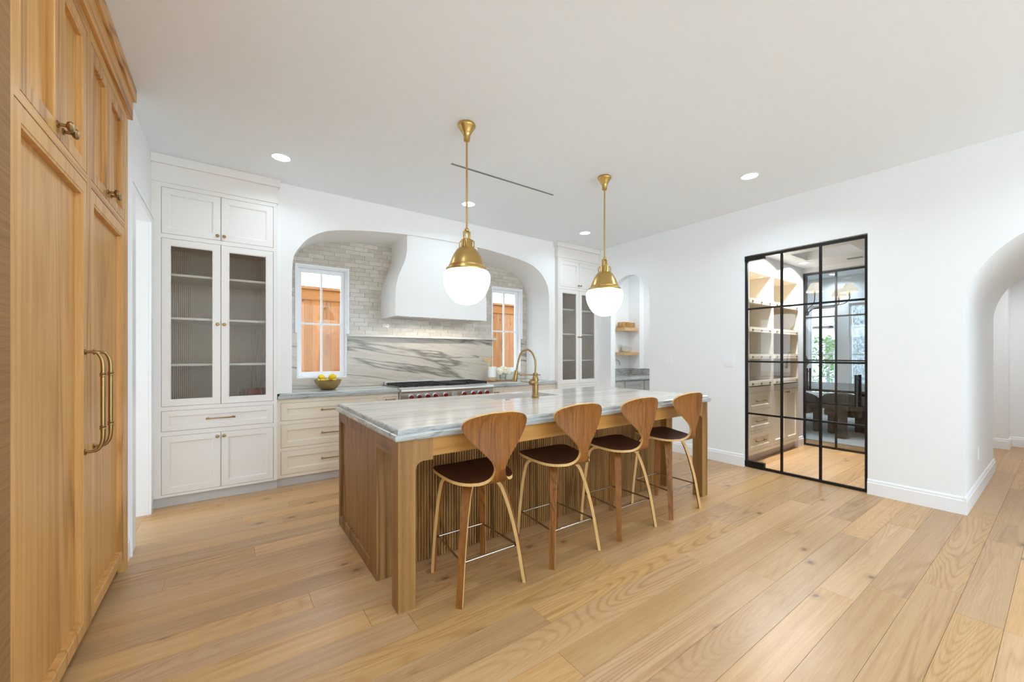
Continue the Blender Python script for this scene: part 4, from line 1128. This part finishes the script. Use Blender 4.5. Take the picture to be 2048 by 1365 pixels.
# ================================================================== WET BAR ALCOVE
struct(B().box(4.9125, 6.4, 4.72, 4.82, 0, H).build('wall_bar_back', 'wall'))
struct(B().box(6.0, 6.4, 4.483, 4.72, 0, H).build('wall_bar_pier', 'wall'))
struct(B().box(6.12, 6.4, 4.02, 4.483, 0, H).box(6.12, 6.4, 2.87, 3.15, 0, H).box(6.12, 6.4, 3.15, 4.02, 2.4, H).box(6.12, 6.4, 3.15, 4.02, 0, .95).build('wall_bar_side', 'wall'))
struct(B().box(4.9125, 6.4, 2.87, 4.82, H, H + .05).build('ceiling_bar', 'ceil'))
bc = thing('bar_cabinet', (5.4, 4.16, 0), 'pale grey sink cabinet in the wet bar seen through the arched opening', 'cabinet')
B().box(4.916, 6.118, 4.165, 4.48, .1, .868).box(4.916, 5.998, 4.48, 4.718, .1, .868).build('case', 'toe', bc)
B().box(4.916, 6.118, 4.20, 4.22, 0, .1).build('toe_kick', 'toe', bc)
mf = faceY(4.145)
for (p, q) in ((4.93, 5.12), (5.19, 5.65), (5.69, 6.10)): door('cabinet_door', bc, mf, p, q, .13, .85, 0, .06, 'toe')
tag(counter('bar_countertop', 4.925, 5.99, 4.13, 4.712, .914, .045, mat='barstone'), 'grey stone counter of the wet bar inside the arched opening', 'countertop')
b = B(); b.box(4.916, 5.982, 4.70, 4.7195, .914, 1.035); b.box(5.982, 5.9995, 4.483, 4.7195, .914, 1.035); b.box(6.0, 6.1195, 4.465, 4.4825, .914, 1.035); b.box(6.10, 6.1195, 4.12, 4.465, .914, 1.035); b.box(5.9995, 6.1195, 4.13, 4.465, .869, .914)
tag(b.build('bar_backsplash', 'barstone'), 'low grey stone upstand behind the wet bar counter', 'backsplash')
fx, fy = 5.40, 4.58
bf = thing('bar_faucet', (fx, fy, .914), 'slim nickel gooseneck faucet on the wet bar counter', 'faucet')
B().lathe([(.024, 0), (.024, .01), (.016, .016), (.016, .09), (.012, .10)], (fx, fy, .914), 18).build('body', 'nickel', bf, 40)
B().tube(catmull([(fx, fy, 1.01), (fx, fy, 1.10), (fx + .01, fy - .005, 1.16), (fx + .06, fy - .02, 1.195), (fx + .11, fy - .04, 1.165), (fx + .125, fy - .045, 1.10)], 5), .010, 12).build('spout', 'nickel', bf, 40)
B().tube([(fx, fy, .975), (fx - .05, fy - .01, .985)], .005, 8).build('lever', 'nickel', bf, 40)
for z, lb in ((1.759, 'upper oak floating corner shelf in the wet bar holding two rattan baskets'), (1.328, 'lower oak floating corner shelf in the wet bar holding white bowls')):
    tag(B().box(5.62, 5.998, 4.50, 4.718, z - .055, z, .002).build('floating_shelf', 'shelfoak'), lb, 'shelf', 'oak floating shelves in the wet bar')
def basket(cx_, cy_, z, sx, sy, h, label):
    t_ = thing('rattan_basket', (cx_, cy_, z), label, 'basket', 'woven rattan baskets')
    b = B()
    for k in range(5):
        zz = z + .006 + k * (h - .012) / 4; pts = []
        for i in range(33):
            a = 2 * math.pi * i / 32; e = .35
            ca, sa = math.cos(a), math.sin(a)
            pts.append((cx_ + sx * math.copysign(abs(ca) ** e, ca), cy_ + sy * math.copysign(abs(sa) ** e, sa), zz))
        b.tube(pts, .005, 6)
    b.build('hoop', 'rattan', t_)
    b = B()
    for i in range(20):
        a = 2 * math.pi * i / 20; e = .35; ca, sa = math.cos(a), math.sin(a); a2 = a + (.2 if i % 2 else -.2); cb, sb = math.cos(a2), math.sin(a2)
        b.tube([(cx_ + sx * math.copysign(abs(ca) ** e, ca), cy_ + sy * math.copysign(abs(sa) ** e, sa), z + .004), (cx_ + sx * math.copysign(abs(cb) ** e, cb), cy_ + sy * math.copysign(abs(sb) ** e, sb), z + h)], .006, 6)
    b.build('weave', 'rattan', t_)
    B().box(cx_ - sx, cx_ + sx, cy_ - sy, cy_ + sy, z + .001, z + .006).build('base', 'rattan', t_)
basket(5.70, 4.60, 1.7595, .068, .075, .10, 'left rattan basket on the upper wet bar shelf')
basket(5.86, 4.60, 1.7595, .072, .075, .095, 'right rattan basket on the upper wet bar shelf')
def bowl(x, y, z, r, h, tilt, label):
    o = B().lathe([(r * .4, 0), (r * .75, h * .3), (r, h * .95), (r * 1.01, h), (r * .96, h), (r * .7, h * .38), (.001, h * .15)], (x, y, z), 28).build('white_bowl', 'white', smooth=40)
    o.rotation_euler = (0, tilt, 0); tag(o, label, 'bowl', 'white bowls on the wet bar shelf')
bowl(5.79, 4.60, 1.3285, .092, .055, 0, 'bottom white bowl of the stack on the lower wet bar shelf')
bowl(5.79, 4.60, 1.364, .092, .05, 0, 'middle white bowl of the stack on the lower wet bar shelf')
bowl(5.775, 4.60, 1.40, .09, .045, .22, 'tilted white bowl on top of the stack on the lower wet bar shelf')

# ================================================================== DINING ROOM BEYOND
DX = 10.6
struct(B().box(6.74, DX + .2, 1.0, 5.6, H, H + .05).build('ceiling_dining', 'ceil'))
struct(B().box(6.74, DX, 5.5, 5.6, 0, H).build('wall_dining_left', 'wall'))
struct(B().box(6.74, DX, 1.0, 1.06, 0, H).build('wall_dining_right', 'wall'))
WD = [(2.05, 2.70), (2.89, 3.41), (3.62, 4.2)]
b = B(); ys = [1.0] + [q for p in WD for q in p] + [5.6]
for k in range(0, len(ys), 2): b.box(DX, DX + .16, ys[k], ys[k + 1], 0, H)
for (p, q) in WD: b.box(DX, DX + .16, p, q, 0, .40); b.box(DX, DX + .16, p, q, 2.36, H)
struct(b.build('wall_dining_far', 'wall'))
for k, (p, q) in enumerate(WD):
    t_ = bpy.data.objects.new('window_%d' % (k + 3), None); COL.objects.link(t_); O = (DX, (p + q) / 2, .4); t_.location = O; ORG[t_.name] = Vector(O); struct(t_)
    b = B(); S = .045; xa, xb = DX + .05, DX + .09
    b.box(xa, xb, p, p + S, .4, 2.36); b.box(xa, xb, q - S, q, .4, 2.36); b.box(xa, xb, p + S, q - S, .4, .45); b.box(xa, xb, p + S, q - S, 2.31, 2.36)
    b.build('sash', 'trim', t_)
    for z in (.80, 1.29, 1.86): B().box(xa + .008, xb - .008, p + S, q - S, z - .011, z + .011).build('muntin', 'trim', t_)
    zs = [.45, .80, 1.29, 1.86, 2.31]
    for j in range(4): B().box(xa + .018, xa + .022, p + S, q - S, zs[j] + .011, zs[j + 1] - .011).build('pane', 'pane', t_)
tag(B().box(7.14, 10.2, 1.2, 4.6, .0, .010, .003).build('dining_rug', 'rug'), 'pale blue-grey rug under the dining table beyond the glass doors', 'rug')
tb = thing('dining_table', (8.75, 2.85, .01), 'long dark dining table beyond the two glass doors', 'table')
B().box(7.75, 9.75, 1.3, 4.4, .69, .73, .006).build('table_top', 'tabletop', tb)
for y in (1.9, 3.8): B().box(8.35, 9.15, y - .15, y + .15, .011, .69, .01).build('pedestal', 'tabletop', tb)
B().box(8.6, 8.9, 2.05, 3.65, .36, .46, .005).build('stretcher', 'tabletop', tb)
def dining_chair(x, y, label):
    t_ = thing('dining_chair', (x, y, .01), label, 'chair', 'chunky grey-brown dining chairs')
    z0 = .011
    B().box(x - .24, x + .26, y - .24, y + .24, .33, .45, .045).build('seat', 'velvet', t_)
    pts = []
    for k in range(13):
        a = math.radians(90 + 180 * k / 12); pts.append((x - .02 + .27 * math.cos(a) * 1.0, y + .27 * math.sin(a)))
    b = B(); L = []
    pts = [(x + .2, y + .27)] + pts + [(x + .2, y - .27)]
    for i, (px, py) in enumerate(pts):
        f = abs(i - 7) / 7; top = .70 - .16 * f ** 2
        d = Vector((pts[min(i + 1, 14)][0] - pts[max(i - 1, 0)][0], pts[min(i + 1, 14)][1] - pts[max(i - 1, 0)][1])).normalized(); n_ = Vector((d.y, -d.x)); h_ = .045
        L.append([(px - n_.x * h_, py - n_.y * h_, .44), (px + n_.x * h_, py + n_.y * h_, .44), (px + n_.x * h_, py + n_.y * h_, top - .03), (px + n_.x * h_ * .5, py + n_.y * h_ * .5, top), (px - n_.x * h_ * .5, py - n_.y * h_ * .5, top), (px - n_.x * h_, py - n_.y * h_, top - .03)])
    b.loops(L); b.build('backrest', 'velvet', t_, 60)
    b = B(); b.box(x - .32, x - .22, y - .07, y + .07, z0, .62, .03); b.build('leg', 'velvet', t_)
    for s_ in (-1, 1): B().box(x + .06, x + .20, y + s_ * .23 - .045, y + s_ * .23 + .045, z0, .45, .03).build('leg', 'velvet', t_)
for y, lb in ((2.68, 'chunky grey-brown dining chair at the left behind the glass doors'), (2.02, 'chunky grey-brown dining chair at the centre behind the glass doors'), (1.38, 'chunky grey-brown dining chair at the right edge behind the glass doors')): dining_chair(7.86, y, lb)
ur = thing('table_urn', (8.35, 2.92, .7305), 'large olive stoneware urn with ring handles on the dining table', 'urn')
B().lathe([(.10, 0), (.11, .01), (.15, .15), (.20, .33), (.225, .44), (.20, .53), (.13, .59), (.10, .62), (.11, .65), (.09, .65), (.08, .6), (.001, .5)], (8.35, 2.92, .7305), 32).build('vessel', 'urn', ur, 40)
b = B(); c = Vector((8.25, 2.70, 1.16)); b.tube([tuple(c + Vector((.01, .05 * math.cos(a), .05 * math.sin(a)))) for a in [2 * math.pi * k / 16 for k in range(17)]], .008, 8); b.build('ring_handle', 'black', ur, 40)

CHX, CHY = 8.62, 2.80
ch = thing('chandelier', (CHX, CHY, H), 'black iron chandelier with six cream cone shades in the dining room', 'chandelier')
B().tube([(CHX, CHY, H - .002), (CHX, CHY, 2.03)], .010, 10).lathe([(.06, H - .001), (.06, H - .02), (.02, H - .03)], (CHX, CHY, 0), 20).build('stem', 'black', ch, 40)
B().lathe([(.012, 2.0), (.035, 2.02), (.03, 2.06), (.012, 2.10)], (CHX, CHY, 0), 16).build('hub', 'black', ch, 40)
for k in range(6):
    a = math.radians(-92 + 60 * k); r = .62; ex, ey = CHX + r * math.cos(a), CHY + r * math.sin(a)
    am = B().tube(catmull([(CHX + .02 * math.cos(a), CHY + .02 * math.sin(a), 2.04), (CHX + .12 * math.cos(a), CHY + .12 * math.sin(a), 2.12), (CHX + .4 * math.cos(a), CHY + .4 * math.sin(a), 2.14), (CHX + .56 * math.cos(a), CHY + .56 * math.sin(a), 2.17), (ex, ey, 2.24), (ex, ey, 2.36)], 4), .007, 8).build('arm', 'black', ch, 40)
    B().lathe([(.012, 2.28), (.012, 2.37)], (ex, ey, 0), 10).build('candle_sleeve', 'abrass', am, 40)
    B().lathe([(.125, 2.345), (.056, 2.495), (.054, 2.494), (.122, 2.345)], (ex, ey, 0), 28, cap=False).build('lamp_shade', 'shade', am, 40)
    ld = bpy.data.lights.new('chandelier_bulb', 'POINT'); ld.energy = 2.5; ld.color = (1, .85, .65); ld.shadow_soft_size = .03
    lo = bpy.data.objects.new('chandelier_bulb', ld); COL.objects.link(lo); lo.parent = ch; lo.location = (ex - CHX, ey - CHY, 2.42 - H)
downlight(10.2, 2.85, H, 'lit downlight in the dining room ceiling', .06, 9.0, 'downlights in the dining room')
downlight(8.2, 3.9, H, 'lit downlight in the dining room ceiling at the left, out of view', .06, 9.0, 'downlights in the dining room')
downlight(7.6, 1.4, H, 'lit downlight in the dining room ceiling at the right, out of view', .06, 9.0, 'downlights in the dining room')
downlight(7.9, -.1, 2.62, 'lit downlight in the hall ceiling beyond the arch', .06, 14.0, 'downlights in the hall', (.96, .98, 1.0))
downlight(5.45, 3.6, H, 'added fill light in the wet bar ceiling, out of view', .055, 11.0, 'added fill lights in the wet bar', (1.0, .96, .9))  # invented lamp, put in to brighten the dark alcove

# ================================================================== OUTSIDE
g_ = B().box(-30, 60, 5.14, 40, -.35, -.25).box(10.76, 60, -30, 5.14, -.35, -.25).build('ground', 'ground'); struct(g_)
fe = thing('cedar_fence', (2.2, 6.5, -.25), 'tall cedar board fence outside the kitchen windows', 'fence')
FY = 6.45
x = .30; rnd = random.Random(6)
while x < 6.2:
    w_ = rnd.uniform(.098, .142)
    if x < 1.75 or x > 3.5: B().box(x + .0015, x + w_ - .0015, FY, FY + .018 + rnd.uniform(0, .004), -.24, 2.235).build('board', 'cedar', fe)
    x += w_
B().box(.25, 6.3, FY - .022, FY - .001, 2.09, 2.24, .003).build('top_band', 'cedar_x', fe)
B().box(.22, 6.35, FY - .05, FY + .09, 2.241, 2.28, .004).build('cap_rail', 'cedar_x', fe)
for x in (.2, 3.0, 6.2): B().box(x, x + .09, FY + .024, FY + .11, -.249, 2.24).build('post', 'cedar', fe)
def tree(x, y, r, h, label):
    t_ = thing('tree', (x, y, -.25), label, 'tree', 'grey-barked trees outside the dining room')
    rd = random.Random(int(x * 100)); pts = []; rs = []
    for k in range(13):
        pts.append((x + rd.uniform(-.04, .04) * k * .3, y + rd.uniform(-.04, .04) * k * .3, -.25 + h * k / 12)); rs.append(r * (1.5 - .5 * min(1, k / 2)) * (1 - .25 * k / 12) * rd.uniform(.94, 1.06))
    B().tube(pts, rs, 20).build('trunk', 'bark', t_, 60)
    B().tube([pts[8], (x + .3, y + .9, h * .85), (x + .3, y + 1.8, h * 1.05)], [r * .45, r * .35, r * .2], 12).build('branch', 'bark', t_, 60)
    B().tube([pts[7], (x, y - .8, h * .8), (x + .2, y - 1.7, h)], [r * .4, r * .3, r * .2], 12).build('branch', 'bark', t_, 60)
tree(13.6, 3.15, .36, 6.0, 'thick grey-barked tree trunk outside the right dining room window')
tree(15.4, 4.02, .26, 6.0, 'slimmer grey-barked tree trunk between the two dining room windows')
rnd = random.Random(9)
sb = thing('shrub', (16.5, 4.75, -.25), 'green leafy shrub outside the left dining room window', 'shrub')
b = B()
for k in range(420):
    a, q, zz = rnd.uniform(0, 6.283), math.sqrt(rnd.random()) * .75, rnd.random()
    c = Vector((16.5 + q * math.cos(a) * (1.1 - .6 * zz), 4.75 + q * math.sin(a) * (1.1 - .6 * zz), -.2 + zz * 2.1)); d1 = Vector((rnd.uniform(-1, 1), rnd.uniform(-1, 1), rnd.uniform(-.3, 1))).normalized(); d2 = d1.orthogonal().normalized()
    b.add([tuple(c - d1 * .09), tuple(c - d2 * .035), tuple(c + d1 * .09), tuple(c + d2 * .035)], [(0, 1, 2, 3)])
b.build('foliage', 'leaf', sb, kind='stuff', recalc=False)
B().tube([(16.5, 4.75, -.25), (16.5, 4.75, .8)], .05, 8).build('stem', 'bark', sb)
hs_ = thing('neighbour_house', (24, 8, -.25), 'pale neighbouring house with a grey gable roof beyond the dining room windows', 'house')
B().box(24, 30, 4.0, 14.0, -.25, 2.7).build('wall', 'house', hs_)
B().loops([[(23.5, 3.6, 2.6), (23.5, 9.0, 5.2), (23.5, 14.4, 2.6), (23.5, 14.4, 2.75), (23.5, 9.0, 5.4), (23.5, 3.6, 2.75)], [(30.5, 3.6, 2.6), (30.5, 9.0, 5.2), (30.5, 14.4, 2.6), (30.5, 14.4, 2.75), (30.5, 9.0, 5.4), (30.5, 3.6, 2.75)]]).build('roof', 'roof', hs_)
B().loops([[(24, 4.0, 2.6), (24, 9, 5.0), (24, 14.0, 2.6)], [(24.1, 4.0, 2.6), (24.1, 9, 5.0), (24.1, 14.0, 2.6)]]).build('gable', 'house', hs_)
for y in (6.0, 8.2):
    f = B().box(23.96, 24.0, y, y + 1.1, .6, 2.1).build('window', 'trim', hs_); B().box(23.94, 23.96, y + .08, y + 1.02, .68, 2.02).build('window_pane', 'slot', f)
